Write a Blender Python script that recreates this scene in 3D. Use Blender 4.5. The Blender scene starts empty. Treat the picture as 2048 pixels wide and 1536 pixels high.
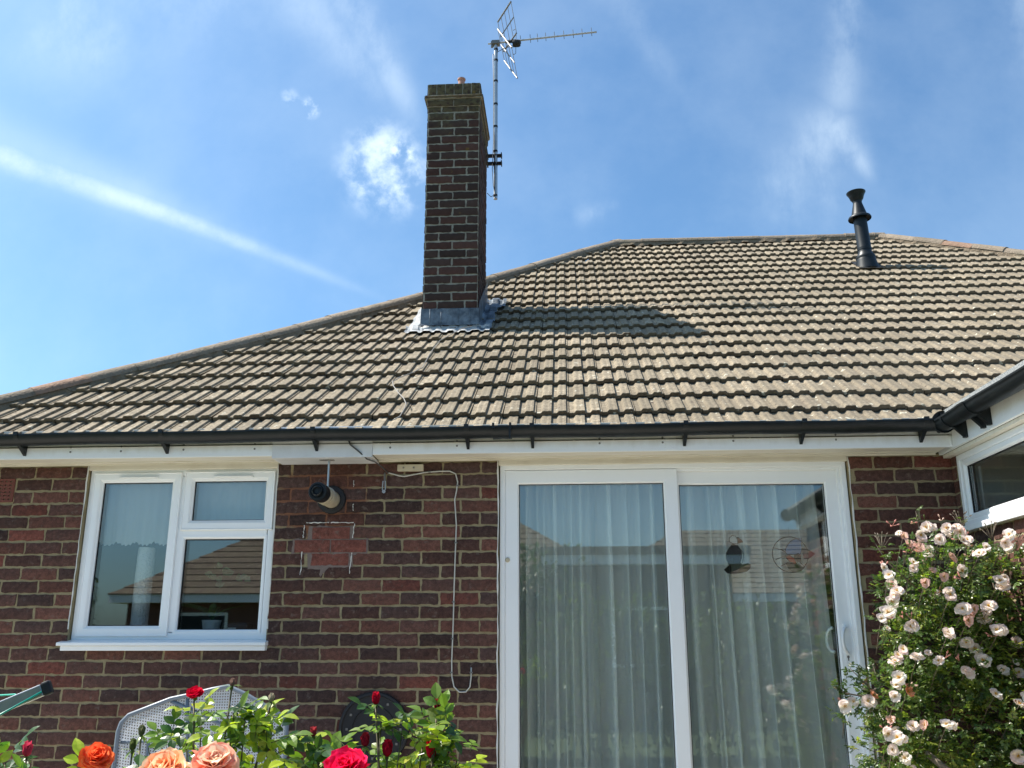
import bpy, math, random
from mathutils import Vector, Matrix, noise
PI=math.pi; R=math.radians
C=bpy.context.scene
col=C.collection
# ---------------------------------------------------------------- camera
cd=bpy.data.cameras.new('camera'); cam=bpy.data.objects.new('camera',cd); col.objects.link(cam)
cd.sensor_width=36; cd.lens=32.25; cd.clip_start=.05; cd.clip_end=600
M_=Matrix(((0.998057,0.017775,0.059726),(0.062309,-0.271664,-0.960373),(-0.000845,0.962228,-0.272244))).to_4x4()
M_.translation=(3.114,-5.289,1.394); cam.matrix_world=M_; C.camera=cam
# ---------------------------------------------------------------- world, sun, exposure
SUN=Vector((-.595,.085,.80)).normalized()
EL=math.asin(SUN.z); AZ=math.atan2(SUN.x,SUN.y)
C.view_settings.view_transform='Standard'; C.view_settings.look='None'; C.view_settings.gamma=1
C.view_settings.exposure=.85
C.cycles.max_bounces=10; C.cycles.transparent_max_bounces=24; C.cycles.transmission_bounces=8; C.cycles.diffuse_bounces=4
class S:
    """socket with operators, one Math node each"""
    def __init__(s,nt,o): s.nt=nt; s.o=o
    def m(s,op,*a):
        n=s.nt.nodes.new('ShaderNodeMath'); n.operation=op
        for i,x in enumerate((s,)+a):
            if isinstance(x,S): s.nt.links.new(x.o,n.inputs[i])
            else: n.inputs[i].default_value=x
        return S(s.nt,n.outputs[0])
    def __add__(s,b): return s.m('ADD',b)
    def __sub__(s,b): return s.m('SUBTRACT',b)
    def __mul__(s,b): return s.m('MULTIPLY',b)
    def __truediv__(s,b): return s.m('DIVIDE',b)
    def __pow__(s,b): return s.m('POWER',b)
    def __neg__(s): return s*-1
    def abs(s): return s.m('ABSOLUTE')
    def exp(s): return s.m('EXPONENT')
    def max(s,b): return s.m('MAXIMUM',b)
    def min(s,b): return s.m('MINIMUM',b)
    def clamp(s): return s.max(0.).min(1.)
    def step(s,a,b):
        n=s.nt.nodes.new('ShaderNodeMapRange'); n.interpolation_type='SMOOTHSTEP'
        s.nt.links.new(s.o,n.inputs[0]); n.inputs[1].default_value=a; n.inputs[2].default_value=b
        return S(s.nt,n.outputs[0])
def vdot(nt,v,c):
    n=nt.nodes.new('ShaderNodeVectorMath'); n.operation='DOT_PRODUCT'; nt.links.new(v,n.inputs[0])
    if isinstance(c,(tuple,list,Vector)): n.inputs[1].default_value=c
    else: nt.links.new(c,n.inputs[1])
    return S(nt,n.outputs['Value'])
def nz(nt,v,scale,detail=3,rough=.55,stretch=None,off=(0,0,0),rot=(0,0,0)):
    mp=nt.nodes.new('ShaderNodeMapping'); nt.links.new(v,mp.inputs[0])
    if stretch: mp.inputs['Scale'].default_value=stretch
    mp.inputs['Location'].default_value=off; mp.inputs['Rotation'].default_value=rot
    n=nt.nodes.new('ShaderNodeTexNoise'); nt.links.new(mp.outputs[0],n.inputs['Vector'])
    n.inputs['Scale'].default_value=scale; n.inputs['Detail'].default_value=detail; n.inputs['Roughness'].default_value=rough
    return S(nt,n.outputs[0])
def mixc(nt,f,a,b,mode='MIX'):
    n=nt.nodes.new('ShaderNodeMix'); n.data_type='RGBA'; n.blend_type=mode
    for i,x in ((0,f),(6,a),(7,b)):
        if isinstance(x,S): nt.links.new(x.o,n.inputs[i])
        elif isinstance(x,bpy.types.NodeSocket): nt.links.new(x,n.inputs[i])
        elif i==0: n.inputs[0].default_value=x
        else: n.inputs[i].default_value=tuple(x)+(1,) if len(x)==3 else x
    return n.outputs[2]
w=bpy.data.worlds.new('World'); C.world=w; w.use_nodes=True
nt=w.node_tree; bg=nt.nodes['Background']; bg.inputs['Strength'].default_value=.103
sky=nt.nodes.new('ShaderNodeTexSky'); sky.sky_type='NISHITA'; sky.sun_disc=False
sky.sun_elevation=EL; sky.sun_rotation=AZ; sky.altitude=60; sky.air_density=1.0; sky.dust_density=2.0; sky.ozone_density=1.6
tc=nt.nodes.new('ShaderNodeTexCoord').outputs['Generated']
def near(d,rad):               # 1 at direction d, falling off with angle
    d=Vector(d).normalized(); return ((vdot(nt,tc,d)-1)*(2/rad**2)).exp()
def streak(a,b,w0,w1,f0=.0,f1=.0,bend=0):
    """soft band of cloud along the great circle from a to b, width w0 -> w1"""
    a=Vector(a).normalized(); b=Vector(b).normalized(); n=a.cross(b).normalized(); t=n.cross(a).normalized()
    L=math.acos(a.dot(b)); d=vdot(nt,tc,n); s=vdot(nt,tc,t)/math.sin(L)
    if bend: d=d+(s*(s*-1+1))*bend
    wd=(s*(w1-w0)+w0).max(min(w0,w1)*.5); q=d/wd
    m=((q*q)*-1).exp()
    return m*s.step(-.35-f0,.0)*(s.step(.55-f1*2,1.12)*-1+1)
nA=nz(nt,tc,5,6,.6,(1,1.6,1),(3,1,2)); nB=nz(nt,tc,16,6,.62,(1,1,1.2),(7,2,5)); nC=nz(nt,tc,34,7,.6)
wisp=nA*.6+nB*.4
tex=wisp.step(.33,.62)
con=streak((-.5224,.7318,.4376),(-.1987,.9124,.3578),.0125,.0045,1.,.15,.012)*(nB*.5+.72)
nF=nz(nt,tc,9,6,.65,(1.6,1.6,.22),(1,4,2)); nG=nz(nt,tc,10,7,.68,(1,1,1),(4,4,2))
nH=nz(nt,tc,26,5,.7,(1,1,1),(2,1,8))
c=con*.50*(nG.step(.30,.62)*.5+nH*.7+.15)
c=c.max(streak((-.5224,.7268,.4496),(-.30,.875,.385),.026,.012,1.,.1,.012)*.22*(nG*.8+.4))
for a,b,w0,w1,k in [(a,b,w0,w1,k*.55) for a,b,w0,w1,k in [((-.2081,.7608,.6147),(-.1437,.8464,.5127),.022,.010,.42),((-.25,.75,.61),(-.17,.83,.535),.03,.012,.30),
    ((.2755,.7595,.5893),(.272,.8281,.4856),.02,.014,.36),((.272,.8281,.4906),(.3085,.8434,.441),.016,.006,.55),((.262,.83,.495),(.2224,.8848,.4101),.025,.05,.42),
    ((-.46,.69,.56),(-.41,.74,.535),.05,.03,.35),((.4253,.72,.55),(.44,.76,.49),.03,.02,.4),((-.39,.69,.61),(-.27,.75,.6),.06,.04,.28),((.02,.9,.44),(.06,.89,.45),.01,.006,.35),
    ((.03,.75,.65),(.14,.84,.52),.02,.01,.16),((-.05,.7,.7),(.1,.72,.68),.04,.03,.18)]]:
    c=c.max(streak(a,b,w0,w1)*(nF.step(.36,.66)*.75+tex*.35)*k)
puff=near((-.187,.8574,.4795),.046).step(.12,.75)*(nC*.7+nB*.3).step(.40,.66)*1.0+near((-.168,.851,.496),.014).step(.3,.9)*(nC*.8+.1).step(.4,.6)
puff=puff+near((-.2568,.8102,.5269),.012).step(.2,1.)*nC.step(.46,.62)*.7+near((-.275,.80,.532),.012).step(.3,1)*nC.step(.48,.64)*.35
c=(c+puff.min(1.)*.66).min(1.)
haze=(nA.step(.3,.75))*.10
c=(c+haze).min(1.)
skc=mixc(nt,1.0,sky.outputs[0],(.66,.95,1.10),'MULTIPLY')
out=mixc(nt,c,skc,(6.6,7.6,8.2))
nt.links.new(out,bg.inputs['Color'])
sl=bpy.data.lights.new('sun','SUN'); sl.energy=5.0; sl.angle=R(.53); sl.color=(1,.945,.86)
so=bpy.data.objects.new('sun',sl); col.objects.link(so); so.rotation_euler=SUN.to_track_quat('Z','Y').to_euler(); so.location=(-20,2,30)
# ---------------------------------------------------------------- helpers
class MB:
    def __init__(s): s.v=[]; s.f=[]; s.c=[]; s.mi=[]
    def add(s,V,F,c=(1,1,1),m=0):
        b=len(s.v); s.v+= [tuple(x) for x in V]
        for i,f in enumerate(F):
            s.f.append(tuple(b+k for k in f)); s.c.append(c[i] if isinstance(c,list) else c); s.mi.append(m)
    def box(s,x0,x1,y0,y1,z0,z1,c=(1,1,1),m=0):
        V=[(x,y,z) for z in(z0,z1) for y in(y0,y1) for x in(x0,x1)]
        s.add(V,[(0,2,3,1),(4,5,7,6),(0,1,5,4),(1,3,7,5),(3,2,6,7),(2,0,4,6)],c,m)
    def rings(s,rs,c=(1,1,1),m=0,close=True,cap0=False,cap1=False):
        n=len(rs[0]); V=[p for r in rs for p in r]; F=[]
        for i in range(len(rs)-1):
            for k in range(n if close else n-1):
                a=i*n+k; b=i*n+(k+1)%n; F.append((a,b,b+n,a+n))
        if cap0: F.append(tuple(range(n))[::-1])
        if cap1: F.append(tuple((len(rs)-1)*n+k for k in range(n)))
        s.add(V,F,c,m)
    def tube(s,pts,r,n=8,c=(1,1,1),m=0,cap=True):
        pts=[Vector(p) for p in pts]; rs=[]; up=None
        for i,p in enumerate(pts):
            d=(pts[min(i+1,len(pts)-1)]-pts[max(i-1,0)]).normalized()
            if up is None:
                up=Vector((0,0,1)) if abs(d.z)<.9 else Vector((0,1,0))
            u=d.cross(up).normalized(); v=u.cross(d).normalized(); up=v
            rr=r[i] if isinstance(r,(list,tuple)) else r
            rs.append([p+(u*math.cos(2*PI*k/n)+v*math.sin(2*PI*k/n))*rr for k in range(n)])
        s.rings(rs,c,m,True,cap,cap)
    def lathe(s,o,d,prof,n=24,c=(1,1,1),m=0):
        """prof: (distance along d, radius)"""
        o=Vector(o); d=Vector(d).normalized(); up=Vector((0,0,1)) if abs(d.z)<.9 else Vector((0,1,0))
        u=d.cross(up).normalized(); v=u.cross(d)
        s.rings([[o+d*a+(u*math.cos(2*PI*k/n)+v*math.sin(2*PI*k/n))*max(r,1e-4) for k in range(n)] for a,r in prof],c,m)
    def frame(s,x0,x1,z0,z1,prof,plane='y',pos=0,c=(1,1,1),m=0):
        """mitred frame: prof = (inset, depth)"""
        rs=[]
        for d,y in prof:
            q=[(x0+d,z0+d),(x1-d,z0+d),(x1-d,z1-d),(x0+d,z1-d)]
            rs.append([(a,pos+y,b) if plane=='y' else (pos+y,a,b) for a,b in q])
        s.rings(rs,c,m)
    def build(s,name,mats,parent=None,smooth=False,bevel=0,auto=None):
        me=bpy.data.meshes.new(name); me.from_pydata(s.v,[],s.f)
        at=me.attributes.new('bc','FLOAT_COLOR','FACE')
        at.data.foreach_set('color',[k for c in s.c for k in (c[0],c[1],c[2],1)])
        if not isinstance(mats,(list,tuple)): mats=[mats]
        for m in mats: me.materials.append(m)
        me.polygons.foreach_set('material_index',s.mi)
        if smooth: me.polygons.foreach_set('use_smooth',[True]*len(s.f))
        me.update(); o=bpy.data.objects.new(name,me); col.objects.link(o)
        if parent: o.parent=parent
        if auto is not None:
            me.polygons.foreach_set('use_smooth',[True]*len(s.f))
            me.set_sharp_from_angle(angle=R(auto))
        if bevel:
            b=o.modifiers.new('bevel','BEVEL'); b.width=bevel; b.segments=2; b.limit_method='ANGLE'
        return o
def tag(o,label=None,cat=None,group=None,kind=None):
    if label: o['label']=label
    if cat: o['category']=cat
    if group: o['group']=group
    if kind: o['kind']=kind
    return o
def empty(name,label,cat,loc=(0,0,0),group=None):
    o=bpy.data.objects.new(name,None); o.location=loc; col.objects.link(o); return tag(o,label,cat,group)
def under(o,parent):         # parent an object built in world coordinates
    o.parent=parent; o.matrix_parent_inverse=Matrix.Translation(-Vector(parent.location)); return o
def mat(name,rough=.6,base=(.5,.5,.5),metal=0,spec=.5,fn=None,bump=None):
    m=bpy.data.materials.new(name); m.use_nodes=True; nt=m.node_tree; b=nt.nodes['Principled BSDF']
    b.inputs['Base Color'].default_value=(*base,1); b.inputs['Roughness'].default_value=rough
    b.inputs['Metallic'].default_value=metal; b.inputs['Specular IOR Level'].default_value=spec
    co=nt.nodes.new('ShaderNodeTexCoord').outputs['Object']
    if fn: 
        r=fn(nt,co,b)
        if r is not None: nt.links.new(r.o if isinstance(r,S) else r,b.inputs['Base Color'])
    if bump:
        n=nt.nodes.new('ShaderNodeBump'); n.inputs['Strength'].default_value=bump[1]; n.inputs['Distance'].default_value=bump[2] if len(bump)>2 else .01
        nt.links.new(nz(nt,co,bump[0],5).o,n.inputs['Height']); nt.links.new(n.outputs[0],b.inputs['Normal'])
    return m
def attr(nt): 
    a=nt.nodes.new('ShaderNodeAttribute'); a.attribute_name='bc'; return a.outputs['Color']
def lum(nt,a,b,f):            # grey colour socket from value range
    return mixc(nt,f,(a,a,a),(b,b,b))
# ---------------------------------------------------------------- materials
def f_brick(nt,co,b):
    a=attr(nt)
    n1=nz(nt,co,45,5,.65); n2=nz(nt,co,230,3,.6); n3=nz(nt,co,2.2,3)
    c=mixc(nt,1.0,a,lum(nt,.68,1.32,n1.step(.3,.7)),'MULTIPLY')
    c=mixc(nt,1.0,c,lum(nt,.75,1.3,n2.step(.3,.7)),'MULTIPLY')
    c=mixc(nt,nz(nt,co,30,5,.7,None,(3,3,3)).step(.56,.70)*.5,c,(.19,.15,.125))
    c=mixc(nt,n3.step(.45,.75)*.3,c,(.075,.05,.045))
    return c
M_brick=mat('brick_clay',.88,fn=f_brick,bump=(160,.55,.004),spec=.25)
def f_mortar(nt,co,b):
    n1=nz(nt,co,28,5,.6); n2=nz(nt,co,180,3)
    c=mixc(nt,n1,(.19,.155,.085),(.43,.36,.22)); c=mixc(nt,1.,c,lum(nt,.75,1.25,n2),'MULTIPLY')
    # clay-coloured smears round the boiler flue
    g=nt.nodes.new('ShaderNodeNewGeometry').outputs['Position']
    sx=nt.nodes.new('ShaderNodeSeparateXYZ'); nt.links.new(g,sx.inputs[0]); X=S(nt,sx.outputs[0]); Z=S(nt,sx.outputs[2])
    d=((X-1.66)*(X-1.66)+(Z-2.2)*(Z-2.2)*1.6).m('SQRT')
    return mixc(nt,(d*-1+(n1*.2+.22)).step(.0,.08),c,(.22,.10,.06))
M_mortar=mat('mortar',.95,fn=f_mortar,bump=(120,.7,.006),spec=.15)
M_greymortar=mat('grey_mortar',.95,(.22,.19,.17),fn=lambda nt,co,b:mixc(nt,nz(nt,co,60,4),(.15,.115,.10),(.24,.19,.17)),bump=(140,.6,.004),spec=.15)
def f_chbrick(nt,co,b):
    a=attr(nt); n1=nz(nt,co,30,5,.65); n3=nz(nt,co,5,4)
    c=mixc(nt,1.0,a,lum(nt,.6,1.4,n1),'MULTIPLY')
    g=nt.nodes.new('ShaderNodeNewGeometry').outputs['Position']
    sx=nt.nodes.new('ShaderNodeSeparateXYZ'); nt.links.new(g,sx.inputs[0]); Z=S(nt,sx.outputs[2])
    # yellow-green lichen gathers on the weathered top courses
    c=mixc(nt,(Z+n3*.9).step(6.02,6.35)*n1.step(.3,.6)*.75,c,(.135,.115,.055))
    return mixc(nt,nz(nt,co,9,3).step(.68,.74)*.6,c,(.22,.14,.03))
M_chbrick=mat('chimney_brick',.9,fn=f_chbrick,bump=(90,.6,.006),spec=.2)
M_chmortar=mat('chimney_mortar',.95,fn=lambda nt,co,b:mixc(nt,nz(nt,co,25,5),(.14,.125,.10),(.58,.53,.43)),bump=(80,.8,.008),spec=.15)
def f_tile(nt,co,b):
    a=attr(nt); n1=nz(nt,co,38,6,.7); n2=nz(nt,co,6,4,.6); n3=nz(nt,co,1.3,3,.6); n4=nz(nt,co,22,3,.5,None,(5,3,1)); n5=nz(nt,co,260,2)
    c=mixc(nt,1.,a,lum(nt,.58,1.36,n1.step(.32,.68)),'MULTIPLY')
    c=mixc(nt,n2.step(.40,.62)*.55,c,(.215,.18,.125))
    c=mixc(nt,n3.step(.42,.62)*.45,c,(.175,.14,.095))
    g=nt.nodes.new('ShaderNodeNewGeometry').outputs['Position']; sx=nt.nodes.new('ShaderNodeSeparateXYZ'); nt.links.new(g,sx.inputs[0]); X=S(nt,sx.outputs[0])
    c=mixc(nt,(X+n3*2.4).step(4.6,6.6)*.30,c,(.18,.155,.12))          # greyer algae film towards the right of the slope
    c=mixc(nt,nz(nt,co,75,4,.65,None,(1,1,7)).step(.54,.70)*.5,c,(.10,.085,.065))
    c=mixc(nt,n4.step(.655,.70)*.8,c,(.52,.49,.39))
    c=mixc(nt,nz(nt,co,26,4,.6,None,(2,7,9)).step(.63,.70)*.8,c,(.06,.045,.04))
    return mixc(nt,1.,c,lum(nt,.8,1.2,n5),'MULTIPLY')
M_tile=mat('concrete_roof_tile',.9,fn=f_tile,bump=(110,.7,.006),spec=.2)
def f_ridge(nt,co,b):
    n1=nz(nt,co,30,6,.7); n2=nz(nt,co,4,4)
    c=mixc(nt,n1,(.12,.10,.08),(.42,.35,.275)); c=mixc(nt,1.,c,attr(nt),'MULTIPLY')
    return mixc(nt,n2.step(.55,.75)*.5,c,(.13,.12,.08))
M_ridge=mat('ridge_tile',.92,fn=f_ridge,bump=(60,.9,.012),spec=.15)
def f_white(nt,co,b):
    n=nz(nt,co,3,4); n2=nz(nt,co,60,4)
    c=mixc(nt,n.step(.4,.8)*.3,(.86,.88,.88),(.72,.71,.66)); return mixc(nt,n2.step(.62,.8)*.25,c,(.45,.43,.38))
M_upvc=mat('white_upvc',.32,fn=f_white,spec=.5)
M_upvc2=mat('clean_white_upvc',.28,(.82,.83,.84),fn=lambda nt,co,b:mixc(nt,nz(nt,co,5,4).step(.4,.8)*.25,(.88,.90,.91),(.80,.80,.78)))
def f_fascia(nt,co,b):
    g=nt.nodes.new('ShaderNodeNewGeometry').outputs['Position']
    sx=nt.nodes.new('ShaderNodeSeparateXYZ'); nt.links.new(g,sx.inputs[0]); Z=S(nt,sx.outputs[2])
    n=nz(nt,co,6,5,.6,(3,1,.8)); n2=nz(nt,co,90,4)
    c=mixc(nt,((Z-2.47)*9+n*.9-.35).clamp()*.75,(.86,.88,.88),(.50,.46,.36))   # algae and dirt that gathers below the gutter
    return mixc(nt,n2.step(.6,.8)*.3,c,(.4,.36,.28))
M_fascia=mat('weathered_white_board',.45,fn=f_fascia)
M_board_grey=mat('greyish_board',.5,fn=lambda nt,co,b:mixc(nt,nz(nt,co,8,5).step(.35,.8)*.5,(.72,.73,.74),(.52,.52,.51)))
M_soffit=mat('cream_soffit',.5,fn=lambda nt,co,b:mixc(nt,nz(nt,co,5,5,.6,(1,6,1)).step(.4,.8)*.45,(.74,.70,.60),(.50,.44,.33)))
M_black=mat('black_plastic',.42,spec=.35,fn=lambda nt,co,b:mixc(nt,nz(nt,co,14,5).step(.45,.8)*.5,(.008,.011,.013),(.024,.028,.030)))
M_blackmatt=mat('black_matt',.65,(.012,.012,.014),bump=(30,.3,.004))
M_lead=mat('lead_sheet',.6,spec=.25,metal=.1,fn=lambda nt,co,b:mixc(nt,nz(nt,co,11,6,.65).step(.3,.7),(.05,.065,.085),(.20,.235,.27)),bump=(14,.7,.02))
M_leadw=mat('whitened_lead',.6,fn=lambda nt,co,b:mixc(nt,nz(nt,co,12,6,.65),(.27,.28,.29),(.52,.52,.50)),bump=(14,.8,.02))
M_alu=mat('weathered_aluminium',.38,(.5,.5,.5),metal=.85,fn=lambda nt,co,b:mixc(nt,nz(nt,co,30,4),(.34,.34,.34),(.62,.62,.61)))
M_aludark=mat('dull_metal',.55,(.2,.19,.18),metal=.5)
M_cream=mat('cream_pipe',.5,(.52,.46,.33),fn=lambda nt,co,b:mixc(nt,nz(nt,co,14,4),(.40,.35,.25),(.60,.54,.40)))
M_clay=mat('terracotta',.85,(.16,.05,.035),bump=(60,.3,.003))
M_felt=mat('mineral_felt',.95,fn=lambda nt,co,b:mixc(nt,nz(nt,co,220,2).step(.35,.65),(.13,.14,.145),(.36,.37,.36)))
M_seal=mat('white_sealant',.5,(.72,.71,.67))
M_wire=mat('pale_wire',.5,(.27,.25,.22)); M_wiredark=mat('dark_wire',.5,(.06,.06,.06)); M_wirewhite=mat('white_wire',.45,(.55,.54,.49))
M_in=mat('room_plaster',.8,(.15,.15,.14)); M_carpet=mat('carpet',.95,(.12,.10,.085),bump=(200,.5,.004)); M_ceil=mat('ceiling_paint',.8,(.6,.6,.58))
def glass_mat(name,r0,tint):
    m=bpy.data.materials.new(name); m.use_nodes=True; nt=m.node_tree; nt.nodes.clear()
    o=nt.nodes.new('ShaderNodeOutputMaterial'); mx=nt.nodes.new('ShaderNodeMixShader'); t=nt.nodes.new('ShaderNodeBsdfTransparent'); g=nt.nodes.new('ShaderNodeBsdfGlossy')
    t.inputs[0].default_value=(*tint,1); g.inputs['Roughness'].default_value=0; g.inputs['Color'].default_value=(.97,.99,1,1)
    ge=nt.nodes.new('ShaderNodeNewGeometry'); co=vdot(nt,ge.outputs['Incoming'],ge.outputs['Normal']).abs()
    f=((co*-1+1)**5)*(1-r0)+r0
    nt.links.new(f.o,mx.inputs[0]); nt.links.new(t.outputs[0],mx.inputs[1]); nt.links.new(g.outputs[0],mx.inputs[2]); nt.links.new(mx.outputs[0],o.inputs[0]); return m
M_glass=glass_mat('window_glass',.115,(.93,.965,.955))
def sheer_mat(name,alpha,colr,tex=None):
    m=bpy.data.materials.new(name); m.use_nodes=True; nt=m.node_tree; nt.nodes.clear()
    o=nt.nodes.new('ShaderNodeOutputMaterial'); mx=nt.nodes.new('ShaderNodeMixShader'); t=nt.nodes.new('ShaderNodeBsdfTransparent')
    m2=nt.nodes.new('ShaderNodeMixShader'); d=nt.nodes.new('ShaderNodeBsdfDiffuse'); tr=nt.nodes.new('ShaderNodeBsdfTranslucent')
    for q in (d,tr): q.inputs[0].default_value=(*colr,1)
    m2.inputs[0].default_value=.4; nt.links.new(d.outputs[0],m2.inputs[1]); nt.links.new(tr.outputs[0],m2.inputs[2])
    nt.links.new(t.outputs[0],mx.inputs[1]); nt.links.new(m2.outputs[0],mx.inputs[2]); nt.links.new(mx.outputs[0],o.inputs[0])
    mx.inputs[0].default_value=alpha
    if tex:
        co=nt.nodes.new('ShaderNodeTexCoord').outputs['Object']; nt.links.new(tex(nt,co).o,mx.inputs[0])
    return m
M_sheer=sheer_mat('sheer_net',.84,(.95,.96,.95))
M_lace=sheer_mat('lace_blind',.8,(.80,.83,.85))
def leaf_mat(name,tr=.45,gloss=.32):
    m=bpy.data.materials.new(name); m.use_nodes=True; nt=m.node_tree; b=nt.nodes['Principled BSDF']
    a=attr(nt); co=nt.nodes.new('ShaderNodeTexCoord').outputs['Object']; n=nz(nt,co,60,3)
    c=mixc(nt,1.,a,lum(nt,.75,1.25,n),'MULTIPLY'); nt.links.new(c,b.inputs['Base Color']); b.inputs['Roughness'].default_value=gloss
    o=nt.nodes['Material Output']; mx=nt.nodes.new('ShaderNodeMixShader'); t=nt.nodes.new('ShaderNodeBsdfTranslucent')
    c2=mixc(nt,1.,c,(1.5,1.7,.55),'MULTIPLY'); nt.links.new(c2,t.inputs[0]); mx.inputs[0].default_value=tr
    nt.links.new(b.outputs[0],mx.inputs[1]); nt.links.new(t.outputs[0],mx.inputs[2]); nt.links.new(mx.outputs[0],o.inputs[0]); return m
M_leaf=leaf_mat('leaf')
def petal_mat():
    m=bpy.data.materials.new('petal'); m.use_nodes=True; nt=m.node_tree; b=nt.nodes['Principled BSDF']
    a=attr(nt); nt.links.new(a,b.inputs['Base Color']); b.inputs['Roughness'].default_value=.8
    b.inputs['Specular IOR Level'].default_value=.1
    o=nt.nodes['Material Output']; mx=nt.nodes.new('ShaderNodeMixShader'); t=nt.nodes.new('ShaderNodeBsdfTranslucent'); nt.links.new(a,t.inputs[0]); mx.inputs[0].default_value=.45
    nt.links.new(b.outputs[0],mx.inputs[1]); nt.links.new(t.outputs[0],mx.inputs[2]); nt.links.new(mx.outputs[0],o.inputs[0]); return m
M_petal=petal_mat()
M_stem=mat('stem',.6,fn=lambda nt,co,b:mixc(nt,nz(nt,co,20,3),(.07,.09,.025),(.12,.06,.035)))
M_bark=mat('bark',.9,fn=lambda nt,co,b:mixc(nt,nz(nt,co,30,4),(.10,.075,.05),(.24,.20,.15)),bump=(40,.8,.01))
# ---------------------------------------------------------------- the setting
mb=MB(); mb.add([(-120,-120,0),(120,-120,0),(120,120,0),(-120,120,0)],[(0,1,2,3)])
tag(mb.build('ground',mat('lawn',.95,fn=lambda nt,co,b:mixc(nt,nz(nt,co,3,6,.7),(.035,.06,.015),(.10,.13,.04)),bump=(60,.8,.02))),kind='structure')
def f_pave(nt,co,b):
    br=nt.nodes.new('ShaderNodeTexBrick'); nt.links.new(co,br.inputs[0]); br.inputs['Scale'].default_value=1; br.offset=.5
    br.inputs['Brick Width'].default_value=.6; br.inputs['Row Height'].default_value=.45; br.inputs['Mortar Size'].default_value=.008
    br.inputs['Color1'].default_value=(.60,.55,.47,1); br.inputs['Color2'].default_value=(.54,.49,.42,1); br.inputs['Mortar'].default_value=(.14,.12,.09,1)
    return mixc(nt,1.,br.outputs[0],lum(nt,.7,1.25,nz(nt,co,9,5)),'MULTIPLY')
mb=MB(); mb.add([(-3,-3.9,.02),(5.3,-3.9,.02),(5.3,0,.02),(-3,0,.02),(-3,-3.9,0),(5.3,-3.9,0)],[(0,1,2,3),(4,5,1,0)])
tag(mb.build('patio_paving',mat('paving_slab',.9,fn=f_pave,bump=(50,.4,.004))),kind='structure')
# ---------------------------------------------------------------- brickwork
H=2.35
def brick_col(rnd,red=False):
    if red: return (.155+.02*rnd.random(),.060,.045)
    t=rnd.random(); k=.60+.52*rnd.random()
    if t<.08: b=(.165,.055,.040)
    elif t<.35: b=(.135,.058,.043)
    elif t<.7: b=(.100,.049,.039)
    else: b=(.074,.042,.036)
    return (b[0]*k,b[1]*k,b[2]*k)
def brick(mb,o,U,V,Nn,u0,u1,v0,v1,c,rnd,proud=.006,jit=.0034,nu=9,m=0):
    """one brick face with slightly ragged arrises, standing proud of the mortar"""
    if u1-u0<.012: return
    nu=max(2,int(nu*(u1-u0)/.215)+1); nv=3; pr=proud+rnd.uniform(-.0015,.0015); tilt=rnd.uniform(-.0012,.0012)
    def P(u,v,h): return o+U*u+V*v+Nn*h
    G=[]; 
    for j in range(nv+1):
        for i in range(nu+1):
            u=u0+(u1-u0)*i/nu; v=v0+(v1-v0)*j/nv; e=(i in(0,nu)) or (j in(0,nv))
            h=pr+(rnd.uniform(-.0006,.0006))+tilt*(2*i/nu-1)
            if e: u+=rnd.uniform(-jit,jit); v+=rnd.uniform(-jit,jit); h-=.002+rnd.random()*.0015
            G.append(P(u,v,h))
    F=[]; w_=nu+1
    for j in range(nv):
        for i in range(nu): a=j*w_+i; F.append((a,a+1,a+1+w_,a+w_))
    # skirt back to the mortar
    ring=[i for i in range(nu+1)]+[j*w_+nu for j in range(1,nv+1)]+[nv*w_+i for i in range(nu-1,-1,-1)]+[j*w_ for j in range(nv-1,0,-1)]
    b=len(G); cu=(u0+u1)/2; cv=(v0+v1)/2
    for k in ring: G.append(G[k]-Nn*(pr+.004))
    n=len(ring)
    for i in range(n): F.append((ring[i],b+i,b+(i+1)%n,ring[(i+1)%n]))
    mb.add(G,F,c,m)
def brickwork(mb,o,U,V,u0,u1,v0,v1,holes,seed,joint0=0.,bed0=0.,colf=brick_col,gap=.0125,odd=1,proud=.006):
    """running bond between u0..u1, v0..v1; v measured up, beds at bed0+.075*k"""
    rnd=random.Random(seed); o=Vector(o);U=Vector(U);V=Vector(V);Nn=U.cross(V)
    k0=math.floor((v0-bed0)/.075)
    k=k0
    while bed0+k*.075<v1-.01:
        a=max(v0,bed0+k*.075+gap/2); b=min(v1,bed0+(k+1)*.075-gap/2)
        if b-a>.012:
            off=joint0+(.1125 if (k+odd)%2 else 0)+rnd.uniform(-.004,.004)
            i=math.floor((u0-off)/.225)-1; wob=rnd.uniform(-.001,.001)
            while off+i*.225<u1:
                s=max(u0,off+i*.225+gap/2+rnd.uniform(-.0015,.0015)); e=min(u1,off+(i+1)*.225-gap/2+rnd.uniform(-.0015,.0015))
                segs=[(s,e)]
                for hx0,hx1,hz0,hz1 in holes:
                    mid=(a+b)/2
                    if hz0<mid<hz1:
                        ns=[]
                        for p,q in segs:
                            if q<=hx0 or p>=hx1: ns.append((p,q)); continue
                            if p<hx0: ns.append((p,hx0-.004))
                            if q>hx1: ns.append((hx1+.004,q))
                        segs=ns
                for p,q in segs:
                    if q-p>.02: brick(mb,o,U,V,Nn,p,q,a+wob,b+wob,colf(rnd),rnd,proud)
                i+=1
        k+=1
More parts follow.
